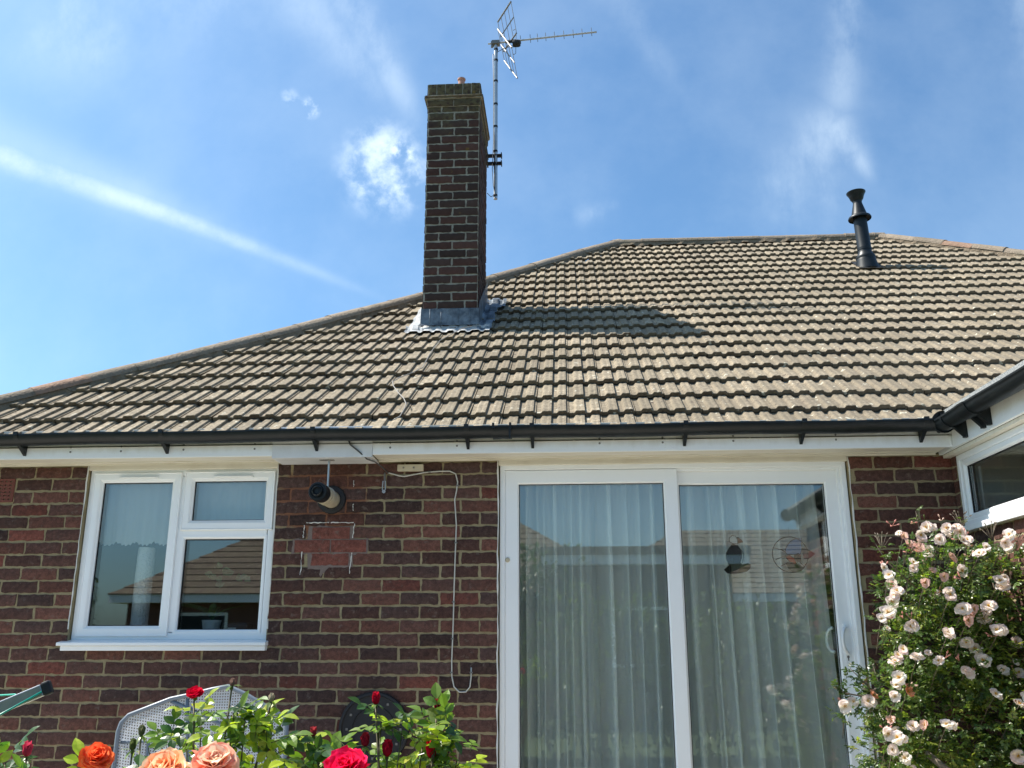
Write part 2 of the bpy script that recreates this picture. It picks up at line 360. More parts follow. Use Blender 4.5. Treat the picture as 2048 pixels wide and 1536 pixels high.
def sheet_holes(mb,o,U,V,u0,u1,v0,v1,holes,c=(1,1,1),m=0):
    o=Vector(o);U=Vector(U);V=Vector(V)
    us=sorted({u0,u1,*[x for h in holes for x in h[:2] if u0<x<u1]}); vs=sorted({v0,v1,*[x for h in holes for x in h[2:] if v0<x<v1]})
    for i in range(len(us)-1):
        for j in range(len(vs)-1):
            cu=(us[i]+us[i+1])/2; cv=(vs[j]+vs[j+1])/2
            if any(h[0]<cu<h[1] and h[2]<cv<h[3] for h in holes): continue
            mb.add([o+U*a+V*b for a,b in ((us[i],vs[j]),(us[i+1],vs[j]),(us[i+1],vs[j+1]),(us[i],vs[j+1]))],[(0,1,2,3)],c,m)
house=empty('bungalow','brick bungalow with a brown concrete tiled hipped roof and white window and patio door','house',(2.5,3,0))
def hpart(name,mbx,mats,parent=None,label=None,**kw):
    o=mbx.build(name,mats,None,**kw)
    if parent is None or parent is house: under(o,house)
    else: o.parent=parent
    if label: o['label']=label
    return o
WIN=(.23,1.39,1.375,2.43); DOOR=(2.705,4.71,.12,2.43); AIR=(-.44,-.215,2.212,2.352)
PATCH=[(1.521,1.727,H-.448,H-.378),(1.735,1.941,H-.448,H-.378),(1.622,1.842,H-.372,H-.305),(1.622,1.842,H-.523,H-.455)]
ph=[(1.512,1.95,H-.45,H-.375),(1.60,1.862,H-.375,H-.30),(1.60,1.862,H-.525,H-.45)]
mb=MB()
sheet_holes(mb,(0,0,0),(1,0,0),(0,0,1),-.85,5.29,0,2.433,[WIN,DOOR],m=1)
brickwork(mb,(0,0,0),(1,0,0),(0,0,1),-.85,5.29,.3,2.433,[WIN,DOOR,AIR]+ph,11,.012,H-.075*40,odd=1)
rnd=random.Random(5)
for (a,b,c_,d) in PATCH: brick(mb,Vector((0,0,0)),Vector((1,0,0)),Vector((0,0,1)),Vector((0,-1,0)),a,b,c_,d,brick_col(rnd,True),rnd,.008,.001)
# reveals and side walls
for (x,) in ((WIN[0],),(WIN[1],),(DOOR[0],),(DOOR[1],)):
    z0=WIN[2] if x in WIN[:2] else DOOR[2]; mb.box(x-.001,x+.001,0.0005,.11,z0,2.433,m=1)
mb.box(-.849,-.84,.002,9,0,2.433,(.1,.055,.05),0); mb.box(11.8,11.84,.002,9,0,2.433,(.1,.055,.05),0); mb.box(-.84,11.8,8.95,9,0,2.433,(.1,.055,.05),0)
mb.box(8.9,11.8,.002,.05,0,2.433,(.1,.055,.05),0)
wall=hpart('wall',mb,[M_brick,M_mortar])
# red replacement bricks: smeared grey mortar bed
mb=MB()
def blob_sheet(mb,x0,x1,z0,z1,y,rnd,j=.012,n=14,bias=0):
    pts=[]
    for i in range(n): pts.append((x0+(x1-x0)*i/(n-1),z1+rnd.uniform(-j,j)*.5))
    for i in range(n): pts.append((x1+rnd.uniform(-j,j)*.5-(x1-x0)*i/(n-1),z0+rnd.uniform(-j,j)-bias*rnd.random()))
    V=[(a,y,b) for a,b in pts]; F=[(i,2*n-1-i,2*n-2-i,i+1) for i in range(n-1)]
    mb.add(V,F)
rnd=random.Random(8)
blob_sheet(mb,1.505,1.955,H-.455,H-.371,-.003,rnd); blob_sheet(mb,1.598,1.868,H-.378,H-.297,-.0036,rnd); blob_sheet(mb,1.598,1.868,H-.555,H-.448,-.0042,rnd,.02,14,.02)
hpart('mortar_patch',mb,M_greymortar,wall)
mb=MB(); rnd=random.Random(9)
def smear(mb,x0,z0,x1,z1,r=.0028):
    n=10; mb.tube([(x0+(x1-x0)*i/n+rnd.uniform(-.003,.003),-.007+rnd.uniform(-.001,.001),z0+(z1-z0)*i/n+rnd.uniform(-.002,.002)) for i in range(n+1)],[r*rnd.uniform(.3,1.2) for _ in range(n+1)],6)
for a in [(1.572,H-.29,1.57,H-.365),(1.868,H-.285,1.862,H-.365),(1.568,H-.445,1.566,H-.575),(1.86,H-.45,1.852,H-.57),(1.585,H-.278,1.72,H-.276),(1.73,H-.277,1.86,H-.28),(1.852,H-.03,1.853,H-.07),(1.855,H-.17,1.856,H-.21)]: mb=MB(); smear(mb,*a); hpart('sealant_mark',mb,M_seal,wall)
mb=MB()    # sealant bead down the sides of the door and window
for x in (2.703,4.714): mb=MB(); mb.tube([(x+rnd.uniform(-.003,.003),-.003,2.425-i*.06) for i in range(30)],[rnd.uniform(.002,.006) for _ in range(30)],6); hpart('sealant_bead',mb,M_seal,wall)
for x in (.228,1.393): mb=MB(); mb.tube([(x+rnd.uniform(-.002,.002),-.003,2.425-i*.05) for i in range(20)],[rnd.uniform(.002,.0045) for _ in range(20)],6); hpart('sealant_bead',mb,M_seal,wall)
mb=MB()   # air brick with its grid of square holes
mb.box(AIR[0]+.004,AIR[1]-.004,.0005,.002,AIR[2],AIR[3],(.02,.01,.01))
nx,nz_=7,6
for i in range(nx+1):
    x=AIR[0]+.008+(AIR[1]-AIR[0]-.016)*i/nx; mb.box(x-.008,x+.008,-.008,.0004,AIR[2]+.002,AIR[3]-.002)
for j in range(nz_+1):
    z=AIR[2]+.006+(AIR[3]-AIR[2]-.012)*j/nz_; mb.box(AIR[0]+.004,AIR[1]-.004,-.0095,-.0082,z-.007,z+.007)
hpart('air_brick',mb,M_clay,wall)
# interior
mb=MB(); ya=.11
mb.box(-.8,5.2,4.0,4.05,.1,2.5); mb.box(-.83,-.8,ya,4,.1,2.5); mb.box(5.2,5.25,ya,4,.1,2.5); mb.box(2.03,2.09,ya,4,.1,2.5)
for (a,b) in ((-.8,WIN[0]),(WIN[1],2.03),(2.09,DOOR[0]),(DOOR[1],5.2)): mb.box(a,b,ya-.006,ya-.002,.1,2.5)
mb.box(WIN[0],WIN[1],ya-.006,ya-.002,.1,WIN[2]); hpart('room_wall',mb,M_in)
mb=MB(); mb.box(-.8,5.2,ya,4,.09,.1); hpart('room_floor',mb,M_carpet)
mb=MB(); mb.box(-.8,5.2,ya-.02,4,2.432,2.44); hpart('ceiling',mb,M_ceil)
mb=MB(); mb.box(WIN[0],WIN[1],.1,.33,1.40,1.43); hpart('window_board',mb,M_upvc2,bevel=.004)
# ---------------------------------------------------------------- fascia, soffit, gutter
mb=MB(); mb.box(-1.05,1.4155,-.2,-.182,2.433,2.60); mb.box(1.9975,5.225,-.2,-.182,2.433,2.60)
mb.box(3.66,3.72,-.2035,-.2005,2.437,2.575)
fas=hpart('fascia',mb,M_fascia,bevel=.002)
mb=MB(); rnd=random.Random(2)
for x,z in [(.215,2.499),(.518,2.5),(.89,2.504),(1.31,2.503),(2.10,2.50),(2.483,2.505),(3.292,2.508),(3.645,2.508),(4.037,2.511),(4.6,2.51)]:
    for dz in (0,-.028): mb=MB(); mb.lathe((x,-.2005,z+dz),(0,-1,0),[(0,.006),(.003,.005),(.004,.001)],8); hpart('screw',mb,M_aludark,fas)
mb=MB(); mb.box(1.4155,1.9975,-.206,-.184,2.418,2.60); mb.box(1.4155,1.9975,-.184,-.002,2.418,2.430)
sp=hpart('fascia_patch',mb,M_board_grey,fas,bevel=.002)
mb=MB(); mb.box(-1.05,1.415,-.182,.11,2.434,2.444); mb.box(1.998,5.2,-.182,.11,2.434,2.444)
# ribs and slot of the soffit boards
for x0,x1 in ((-1.05,1.415),(1.998,5.2)):
    mb.box(x0,x1,-.075,-.068,2.430,2.4338); mb.box(x0,x1,-.022,-.0145,2.424,2.4338)
hpart('soffit',mb,M_soffit)
for q in (WIN,DOOR):
    mb=MB(); mb.box(q[0],q[1],.0,.03,2.40,2.433); hpart('head_trim',mb,M_soffit,bevel=.003)
def gutter(mb,p0,p1,out,r=.056,n=12):
    """half-round channel from p0 to p1 (top centre line), out = horizontal unit vector"""
    p0=Vector(p0);p1=Vector(p1);out=Vector(out);rs=[]
    L=(p1-p0).length; k=max(2,int(L/.25))
    for i in range(k+1):
        p=p0.lerp(p1,i/k)+Vector((0,0,.003*math.sin(i*1.3)))
        pr=[p+out*(math.cos(PI*j/n)*r)+Vector((0,0,-math.sin(PI*j/n)*r)) for j in range(n+1)]
        pr=[p+out*(r+.004)+Vector((0,0,.004)),p+out*(r+.004)+Vector((0,0,-.006))]+pr
        inn=[p+out*(math.cos(PI*j/n)*(r-.003))+Vector((0,0,-math.sin(PI*j/n)*(r-.003)+.001)) for j in range(n,-1,-1)]
        rs.append(pr+inn)
    mb.rings(rs,close=True,cap0=True,cap1=True)
GY=-.262
mb=MB(); gutter(mb,(-1.15,GY,2.553),(5.14,GY,2.562),(0,-1,0))
gut=hpart('gutter',mb,M_black,auto=50)
def bracket(x,parent,wide=.026,big=1.):
    mb=MB(); n=12; r=.0615; z=2.556+.0015*(x)
    o=[];
    for s in (-wide/2,wide/2):
        o.append([(x+s,GY-math.cos(PI*j/n)*r,z+.006-math.sin(PI*j/n)*r) for j in range(n+1)])
    i_=[[(a,b*.0+GY+(b-GY)*.93,c+.003) for a,b,c in ring] for ring in o]
    mb.rings([[*o[0],*i_[0][::-1]],[*o[1],*i_[1][::-1]]],close=True,cap0=True,cap1=True)
    mb.box(x-wide/2,x+wide/2,GY-r-.004,GY-r+.008,z-.008,z+.014)
    # tapered arm that screws to the fascia
    V=[(x-wide*.42,-.212,z-.028),(x+wide*.42,-.212,z-.028),(x+wide*.30,-.204,z-.105),(x-wide*.30,-.204,z-.105),(x-wide*.42,-.2005,z-.028),(x+wide*.42,-.2005,z-.028),(x+wide*.30,-.2005,z-.105),(x-wide*.30,-.2005,z-.105),
       (x-wide*.42,GY-.02,z-.054),(x+wide*.42,GY-.02,z-.054)]
    mb.add(V,[(0,1,2,3)[::-1],(0,3,7,4),(1,5,6,2),(3,2,6,7),(8,9,2,3),(8,3,0),(9,1,2),(8,0,1,9)])
    return hpart('gutter_bracket',mb,M_black,parent)
for x in (-.057,.797,1.677,2.548,2.915,3.765,4.407,5.058): bracket(x,gut)
mb=MB(); gutter(mb,(2.695,GY,2.5575),(2.80,GY,2.5575),(0,-1,0),.0605)
for x in (2.70,2.795): mb.box(x-.006,x+.006,GY-.075,GY-.058,2.545,2.577); 
mb.box(2.788,2.797,GY-.072,GY-.064,2.485,2.55)
hpart('gutter_joint',mb,M_black,gut,auto=50)
mb=MB(); mb.lathe((5.14,GY,2.556),(1,0,0),[(0,.058),(.004,.058),(.006,.03),(.007,.001)],24); hpart('stop_end',mb,M_black,gut)
# ---------------------------------------------------------------- roof
AL=R(34.2); G_=.281; CA,SA=math.cos(AL),math.sin(AL)
Y0,Z0=-.04-G_*CA,H+.3526-G_*SA         # tail edge (top) of the lowest course
HB=.70                                  # plan offset of the left hip: y = x + HB
YR=4.65; XR=6.72                        # ridge line in plan and its right end
def ss(t): t=min(1,max(0,t)); return t*t*(3-2*t)
def hbf(y): return HB+.02+.10*(1-ss((y+.3)/1.6))+.23*ss((y-2.9)/1.75)    # old hip, not quite straight
XL=YR-hbf(YR)
NROW=int(round((YR-Y0)/(G_*CA)))
W_=.195
PROF=[(0,0),(.006,-.006),(.011,0),(.07,.0),(.145,.0005),(.175,.010),(.205,.0205),(.25,.0225),(.34,.0205),(.40,.0235),(.47,.0225),(.484,.015),(.488,.0),
      (.55,.0),(.635,.0005),(.665,.010),(.695,.0205),(.74,.0225),(.81,.0205),(.86,.0235),(.918,.0225),(.932,.014),(.95,.006),(.975,.007),(1.,.006)]
def roof_plane(mb,P,u_lo,u_hi,nrow,seed,u0=0,sag=.008):
    """P(u,s,h): point; u along the eaves, s up the slope, h off the plane; u_lo(s)/u_hi(s) hip bounds"""
    rnd=random.Random(seed)
    for r in range(nrow+1):
        s0=r*G_; a=u_lo(s0); b=u_hi(s0)
        i0=math.floor((a-u0)/W_)-1; i1=math.ceil((b-u0)/W_)+1
        for i in range(i0,i1):
            ua=u0+i*W_; ub=ua+W_-.0015
            if ub<u_lo(s0)-.02 or ua>u_hi(s0)+.02: continue
            t=rnd.random(); k=.88+.24*rnd.random()
            k*=.95; c=(.295*k,.242*k,.172*k) if t<.62 else ((.255*k,.21*k,.15*k) if t<.88 else (.345*k,.283*k,.20*k))
            lift=rnd.uniform(-.0025,.003); sk=rnd.uniform(-.003,.003); ds=rnd.uniform(-.004,.004)
            V=[];n=len(PROF)
            for row,(sf,hh) in enumerate(((0,-.024),(0,-.0035),(.0045,0),(.5,0),(1.04,0))):
                for (pu,phh) in PROF:
                    s=s0+sf*G_+ds*(1 if sf<.3 else 0); u=ua+pu*(W_-.0015)+sk*(1-sf)
                    lo,hi=u_lo(s),u_hi(s); u=min(max(u,lo),hi)
                    base=-.030*min(sf,1.) + sag*noise.noise(Vector((u*.5,s*.6,seed)))*1.6
                    h=base+(phh if row>0 else phh*.9)*.66+hh+lift*(1-sf)+(.0014*noise.noise(Vector((u*40,s*40,i))) if row in(1,2) else 0)
                    V.append(P(u,s,h))
            F=[]; fc=[]
            for row in range(4):
                for q in range(n-1):
                    a_=row*n+q; 
                    if (Vector(V[a_])-Vector(V[a_+1])).length<1e-5 and (Vector(V[a_+n])-Vector(V[a_+n+1])).length<1e-5: continue
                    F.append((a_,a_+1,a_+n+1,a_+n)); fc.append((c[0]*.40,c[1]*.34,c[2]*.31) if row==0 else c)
            mb.add(V,F,fc)
SR=(YR-Y0)/CA
EL0=Y0-hbf(Y0)                           # x of left eaves corner
BR=XR+(YR-Y0)                            # x of right eaves corner
mb=MB()
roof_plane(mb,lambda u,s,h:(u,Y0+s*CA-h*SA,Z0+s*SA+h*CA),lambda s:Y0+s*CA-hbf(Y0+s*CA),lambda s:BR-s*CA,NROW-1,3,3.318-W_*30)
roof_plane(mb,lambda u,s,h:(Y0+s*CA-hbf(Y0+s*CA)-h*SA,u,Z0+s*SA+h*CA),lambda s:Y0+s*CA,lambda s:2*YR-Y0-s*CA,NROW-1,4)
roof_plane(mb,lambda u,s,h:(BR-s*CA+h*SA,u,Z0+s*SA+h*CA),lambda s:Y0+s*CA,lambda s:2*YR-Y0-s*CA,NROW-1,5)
# back slope and underside
zr=Z0+SR*SA-.05
mb.add([(EL0,2*YR-Y0,Z0-.03),(BR,2*YR-Y0,Z0-.03),(XR,YR,zr),(XL,YR,zr)],[(0,1,2,3)],(.23,.19,.14))
mb.add([(EL0+.05,Y0+.06,Z0-.05),(BR-.05,Y0+.06,Z0-.05),(BR-.05,2*YR-Y0-.05,Z0-.05),(EL0+.05,2*YR-Y0-.05,Z0-.05),(XL,YR,zr-.1),(XR,YR,zr-.1)],[(0,1,5,4),(1,2,5),(3,0,4),(2,3,4,5)],(.05,.045,.04))
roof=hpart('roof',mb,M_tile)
def capping(name,p0,p1,seed,r=.092,L=.33,sink=.036,flat=.74,bend=None):
    p0=Vector(p0);p1=Vector(p1);d=(p1-p0).normalized(); n=int((p1-p0).length/L)+1; rnd=random.Random(seed); mb=MB()
    up0=Vector((0,0,1)); sd=d.cross(up0).normalized(); up=sd.cross(d)
    for i in range(n):
        a=p0+d*(i*L-.02); b=p0+d*min((i+1)*L,(p1-p0).length+.05)
        if bend: a=bend(a); b=bend(b)
        jit=Vector((rnd.uniform(-.004,.004),rnd.uniform(-.004,.004),rnd.uniform(-.003,.003)))
        k=rnd.uniform(.8,1.15); c=(k,k*.97,k*.93)
        if rnd.random()<.10: c=(1.0*k,.78*k,.70*k)
        rs=[]; m=12
        for (t,rr) in ((0,.0),(0,1.02),(.04,1.025),(.07,1.0),(.5,1.),(.98,.985),(1.,.97)):
            q=a.lerp(b,t)+jit; ring=[]
            for j in range(m+1):
                th=PI*j/m
                ring.append(q+sd*math.cos(th)*r*(rr if rr else .9)*1.08+up*(math.sin(th)*r*flat*(rr if rr else .86)-sink+.0022*noise.noise(q*20+Vector((j,0,0)))))
            rs.append(ring)
        mb.rings(rs,c,0,False)
    o=hpart(name,mb,M_ridge,roof,auto=40)
    # mortar bedding below the tiles
    mb=MB(); m=int((p1-p0).length/.05); rs=[]
    for i in range(m+1):
        q=p0.lerp(p1,i/m)
        if bend: q=bend(q)
        e=[rnd.uniform(-.012,.012) for _ in range(4)]
        rs.append([q+sd*(r*1.15+e[0])+up*(-sink-.045+e[1]),q+sd*(r*.98)+up*(-sink+.012+e[1]*.4),q-sd*(r*.98)+up*(-sink+.012),q-sd*(r*1.15+e[2])+up*(-sink-.045+e[3])])
    mb.rings(rs,(.75,.7,.62),0,False); hpart('mortar_bed',mb,M_ridge,roof)
    return o
zt=Z0+SR*SA
capping('hip_capping',(EL0,Y0,Z0+.02),(XL,YR,zt+.02),1,bend=lambda p:Vector((p.y-hbf(p.y),p.y,p.z)))
capping('hip_capping',(BR,Y0,Z0+.02),(XR,YR,zt+.02),2)
capping('ridge_capping',(XL,YR,zt+.025),(XR,YR,zt+.025),3,sink=.05)
# ---------------------------------------------------------------- chimney
def roofz(y): return Z0+(y-Y0)*math.tan(AL)
cx0,cx1,cy0,cy1=1.966,2.408,1.6,2.265; ct=5.83
def ch_col(rnd):
    k=.75+.45*rnd.random(); t=rnd.random()
    return (.082*k,.041*k,.032*k) if t<.3 else (.062*k,.038*k,.031*k)
mb=MB(); zb=3.7
for o_,U,L in (((cx0,cy0,0),(1,0,0),cx1-cx0),((cx1,cy0,0),(0,1,0),cy1-cy0),((cx1,cy1,0),(-1,0,0),cx1-cx0),((cx0,cy1,0),(0,-1,0),cy1-cy0)):
    brickwork(mb,o_,U,(0,0,1),0.004,L-.004,zb,ct,[],21+int(L*10),.004,3.975-.075*8,ch_col,.0145,1,.008)
mb.box(cx0,cx1,cy0,cy1,zb,ct,m=1)
# oversailing courses at the top and the brick-on-edge cap
rnd=random.Random(31)
def course(z0,z1,e,n_x,n_y,jl=0):
    a0,a1,b0,b1=cx0-e,cx1+e,cy0-e,cy1+e
    mb.box(a0+.008,a1-.008,b0+.008,b1-.008,z0,z1,m=1)
    for (o_,U,L,n) in (((a0+.008,b0+.008,0),(1,0,0),a1-a0-.016,n_x),((a1-.008,b0+.008,0),(0,1,0),b1-b0-.016,n_y),((a1-.008,b1-.008,0),(-1,0,0),a1-a0-.016,n_x),((a0+.008,b1-.008,0),(0,-1,0),b1-b0-.016,n_y)):
        o_=Vector(o_);U=Vector(U)
        for i in range(n): brick(mb,o_,U,Vector((0,0,1)),U.cross(Vector((0,0,1))),L*i/n+.004,L*(i+1)/n-.004,z0+.004,z1-.005,ch_col(rnd),rnd,.008,.003)
course(5.83,5.895,.018,2,3); course(5.902,5.935,.033,1,1); course(5.94,6.055,.012,6,9)
chim=hpart('chimney',mb,[M_chbrick,M_chmortar])
mb=MB(); mb.rings([[(a,b,6.04+h) for a,b in ((cx0+.02+i,cy0+.02+i),(cx1-.02-i,cy0+.02+i),(cx1-.02-i,cy1-.02-i),(cx0+.02+i,cy1-.02-i))] for i,h in ((0,0),(.02,.02),(.12,.05))],cap1=True)
hpart('mortar_cap',mb,M_chmortar,chim)
mb=MB(); mb.lathe((2.235,1.72,6.05),(0,0,1),[(0,.032),(.115,.028),(.12,.036),(.132,.036),(.136,.024),(.15,.0)],14)
for k in range(6): mb.box(2.235+math.cos(k*1.047)*.026-.004,2.235+math.cos(k*1.047)*.026+.004,1.72+math.sin(k*1.047)*.026-.004,1.72+math.sin(k*1.047)*.026+.004,6.16,6.185)
hpart('vent_cap',mb,mat('pinkish_clay',.8,(.42,.22,.17)),chim)
# lead flashing: apron on the front, stepped side, flap over the tiles
def fl(y): return roofz(y)+.022
mb=MB(); rnd=random.Random(4)
n=20; rs=[]
for j,(yy,zz,spread) in enumerate([(cy0-.010,3.985,0),(cy0-.012,3.86,.004),(cy0-.02,fl(cy0)-.0,.02)]):
    rs.append([(cx0-.012-spread+(cx1-cx0+.024+2*spread)*i/n,yy+.004*noise.noise(Vector((i*.6,j,1))),zz+(.004*noise.noise(Vector((i*.9,j,5))) if j==0 else 0)) for i in range(n+1)])
mb.rings(rs[::-1],(1,1,1),0,False)
for x in (cx0+.06,cx0+.15,cx0+.29,cx1-.06): mb.box(x-.002,x+.002,cy0-.016,cy0-.010,3.82,3.98)
# stepped side flashing, right side
ys=[cy0-.01+i*.075 for i in range(10)]
for i in range(9):
    ya_,yb_=ys[i],min(ys[i+1]+.01,cy1); zt_=roofz(ys[i])+.21+.0*i
    if ya_>cy1: break
    mb.add([(cx1+.012+.001*i,ya_,roofz(ya_)-.01),(cx1+.012+.001*i,yb_,roofz(yb_)-.01),(cx1+.012+.001*i,yb_,zt_+.07),(cx1+.012+.001*i,ya_+.012,zt_-.0)],[(0,1,2,3)])
    mb.add([(cx0-.012,ya_,roofz(ya_)-.01),(cx0-.012,yb_,roofz(yb_)-.01),(cx0-.012,yb_,zt_+.07),(cx0-.012,ya_+.012,zt_-.0)],[(3,2,1,0)])
# side soakers lying over the tiles, right and left
def flap(x0,x1,y0,y1,m,seed,nx=22,ny=26,h=.012):
    V=[]
    for j in range(ny+1):
        for i in range(nx+1):
            x=x0+(x1-x0)*i/nx; y=y0+(y1-y0)*j/ny
            wob=(.018*noise.noise(Vector((x*7,y*7,seed)))); x+=wob*(i/nx if x1>x0 else 1)*1.0; y+=(.025*noise.noise(Vector((x*9,seed,y*5))) if j in(0,ny) else 0)
            ru=((x-3.318)/W_*2+.08)%1.; V.append((x,y,roofz(y)+h+.004*noise.noise(Vector((x*16,y*12,seed)))+(.014 if .35<ru<.97 else 0)-.03*((y-Y0)/CA/G_%1.)+.010))
    mb.add(V,[(j*(nx+1)+i,j*(nx+1)+i+1,(j+1)*(nx+1)+i+1,(j+1)*(nx+1)+i) for j in range(ny) for i in range(nx)],(1,1,1),m)
flap(cx1+.0,cx1+.12,cy0-.03,cy1+.10,0,2); flap(cx1+.05,cx1+.19,cy1-.16,cy1+.08,0,7)
flap(cx0-.115,cx0+.01,cy0-.04,cy1+.1,1,3); flap(cx0-.13,cx1+.10,cy0-.10,cy0+.0,1,5,40,10)
hpart('lead_flashing',mb,[M_lead,M_leadw],chim,smooth=True)
# ---------------------------------------------------------------- black flue terminal on the roof
fx,fy,fz=6.09,3.30,roofz(3.30)-.05
d=Vector((-.035,0,1)).normalized()
mb=MB(); mb.lathe((fx,fy,fz),d,[(0,.115),(.10,.095),(.15,.088),(.17,.075),(.20,.066),(.60,.064),(.62,.064)],28)
mb.lathe((fx,fy,fz),d,[(.12,.092),(.135,.096),(.15,.092)],28); mb.lathe((fx,fy,fz),d,[(.215,.069),(.24,.069)],28)
fp=hpart('flue_pipe',mb,M_black,auto=40)
mb=MB(); mb.lathe((fx,fy,fz),d,[(.555,.11),(.565,.112),(.58,.105),(.60,.075),(.72,.046),(.74,.043),(.76,.05),(.775,.062),(.80,.07),(.83,.083),(.845,.093),(.85,.093),(.83,.07),(.80,.02),(.80,.001)],28)
hpart('flue_cowl',mb,M_black,fp,auto=40)
mb=MB(); 
V=[];nx=10
for j in range(9):
    for i in range(nx+1):
        x=fx-.11+.23*i/nx; y=fy-.13+.26*j/8; V.append((x,y,roofz(y)+.015+.006*noise.noise(Vector((x*20,y*20,3)))))
mb.add(V,[(j*11+i,j*11+i+1,(j+1)*11+i+1,(j+1)*11+i) for j in range(8) for i in range(nx)])
hpart('flue_slate',mb,M_blackmatt,fp,smooth=True)
# ---------------------------------------------------------------- window
FP=[(0,.10),(0,.035),(.0,.028),(.004,.024),(.034,.024),(.040,.030),(.042,.040),(.05,.045),(.05,.10)]
SP=[(0,.04),(0,.016),(.003,.012),(.007,.0125),(.010,.016),(.040,.016),(.046,.019),(.052,.026),(.058,.030),(.058,.05)]
def pane(x0,x1,z0,z1,y,parent,t=.02,plane='y',name='glass_pane'):
    mb=MB()
    for yy in (y,y+t):
        if plane=='y': mb.add([(x0,yy,z0),(x1,yy,z0),(x1,yy,z1),(x0,yy,z1)],[(0,1,2,3)])
        else: mb.add([(yy,x0,z0),(yy,x1,z0),(yy,x1,z1),(yy,x0,z1)],[(0,1,2,3)])
    return hpart(name,mb,M_glass,parent)
def gasket(mb,x0,x1,z0,z1,y,wd=.005,plane='y'):
    mb.frame(x0,x1,z0,z1,[(0,0),(wd,.0),(wd,.008)],plane,y,m=1)
mb=MB()
mb.frame(.235,1.386,1.415,2.405,FP)
mb.box(.795,.833,.028,.10,1.46,2.36); mb.box(.833,1.34,.028,.10,2.00,2.045)
mb.frame(.829,1.345,1.450,2.01,[(0,.03),(0,.026),(.012,.026),(.018,.03),(.022,.036),(.022,.06)])
gasket(mb,.850,1.324,1.471,1.989,.044)
win=hpart('window',mb,[M_upvc2,M_blackmatt],bevel=.0015,label='white window with one tall casement and one small top opener')
mb=MB(); mb.frame(.262,.804,1.435,2.385,SP); gasket(mb,.319,.747,1.492,2.328,.04); hpart('casement',mb,[M_upvc2,M_blackmatt],win)
mb=MB(); mb.frame(.822,1.375,2.038,2.388,SP); gasket(mb,.879,1.318,2.095,2.331,.04); hpart('top_opener',mb,[M_upvc2,M_blackmatt],win)
pane(.32,.745,1.493,2.327,.045,win); pane(.88,1.317,2.096,2.33,.045,win); pane(.851,1.323,1.472,1.988,.052,win)
for a,b in ((.42,.66),(1.0,1.24)):
    mb=MB(); mb.box(a,b,.002,.016,2.349,2.358); mb.box(a+.01,b-.01,-.004,.004,2.351,2.356); hpart('trickle_vent',mb,M_upvc2,win,bevel=.002)
mb=MB()
V=[(.195,-.055,1.402),(1.405,-.055,1.402),(1.405,.03,1.416),(.195,.03,1.416),(.195,-.055,1.384),(1.405,-.055,1.384),(1.405,.03,1.384),(.195,.03,1.384)]
mb.add(V,[(0,1,2,3),(0,4,5,1),(4,7,6,5),(3,7,4,0),(1,5,6,2)]); mb.box(.215,1.40,-.042,.03,1.357,1.383)
hpart('sill',mb,M_upvc2,win,bevel=.003)
# ---------------------------------------------------------------- patio door
mb=MB()
mb.frame(2.712,4.703,.14,2.405,[(0,.12),(0,.022),(.003,.018),(.028,.018),(.031,.022),(.031,.045),(.045,.045),(.045,.12)])
door=hpart('patio_door',mb,[M_upvc2,M_blackmatt],bevel=.0015,label='white sliding patio door of two tall panes')
DS=[(0,.04),(0,.003),(.003,0),(.072,0),(.079,.006),(.082,.014),(.082,.04)]
mb=MB(); mb.frame(2.742,3.742,.18,2.372,DS,pos=.028); gasket(mb,2.822,3.662,.26,2.292,.04); hpart('fixed_sash',mb,[M_upvc2,M_blackmatt],door)
mb=MB(); mb.frame(3.675,4.668,.18,2.365,DS,pos=.072); gasket(mb,3.755,4.588,.26,2.285,.084); hpart('sliding_sash',mb,[M_upvc2,M_blackmatt],door)
pane(2.824,3.66,.262,2.29,.046,door); pane(3.757,4.586,.262,2.283,.09,door)
mb=MB(); hx,hy=4.628,.071
mb.box(hx-.014,hx+.014,hy-.006,hy,1.29,1.50)
mb.tube([(hx,hy-.004,1.478),(hx-.004,hy-.022,1.480),(hx-.018,hy-.042,1.470),(hx-.030,hy-.052,1.445),(hx-.034,hy-.054,1.41),(hx-.030,hy-.052,1.375),(hx-.018,hy-.042,1.352),(hx-.004,hy-.022,1.343),(hx,hy-.004,1.345)],.0095,10)
dh=hpart('door_handle',mb,M_upvc2,door,smooth=False,auto=45)
mb=MB(); mb.lathe((hx,hy-.0065,1.322),(0,-1,0),[(0,.007),(.002,.006),(.002,.001)],12); mb.box(hx-.003,hx+.003,hy-.0085,hy-.0065,1.302,1.318); hpart('keyhole',mb,M_aludark,door)
mb=MB(); mb.lathe((2.757,.0275,1.855),(0,-1,0),[(0,.014),(.006,.013),(.009,.008),(.01,.001)],16); hpart('lock_button',mb,M_cream,door)
# inside handle seen through the glass
mb=MB(); mb.tube([(hx-.05,.135,1.478),(hx-.066,.15,1.47),(hx-.078,.16,1.445),(hx-.082,.162,1.41),(hx-.078,.16,1.375),(hx-.066,.15,1.352),(hx-.05,.135,1.345)],.0095,10); hpart('inner_handle',mb,M_upvc2,door,auto=45)
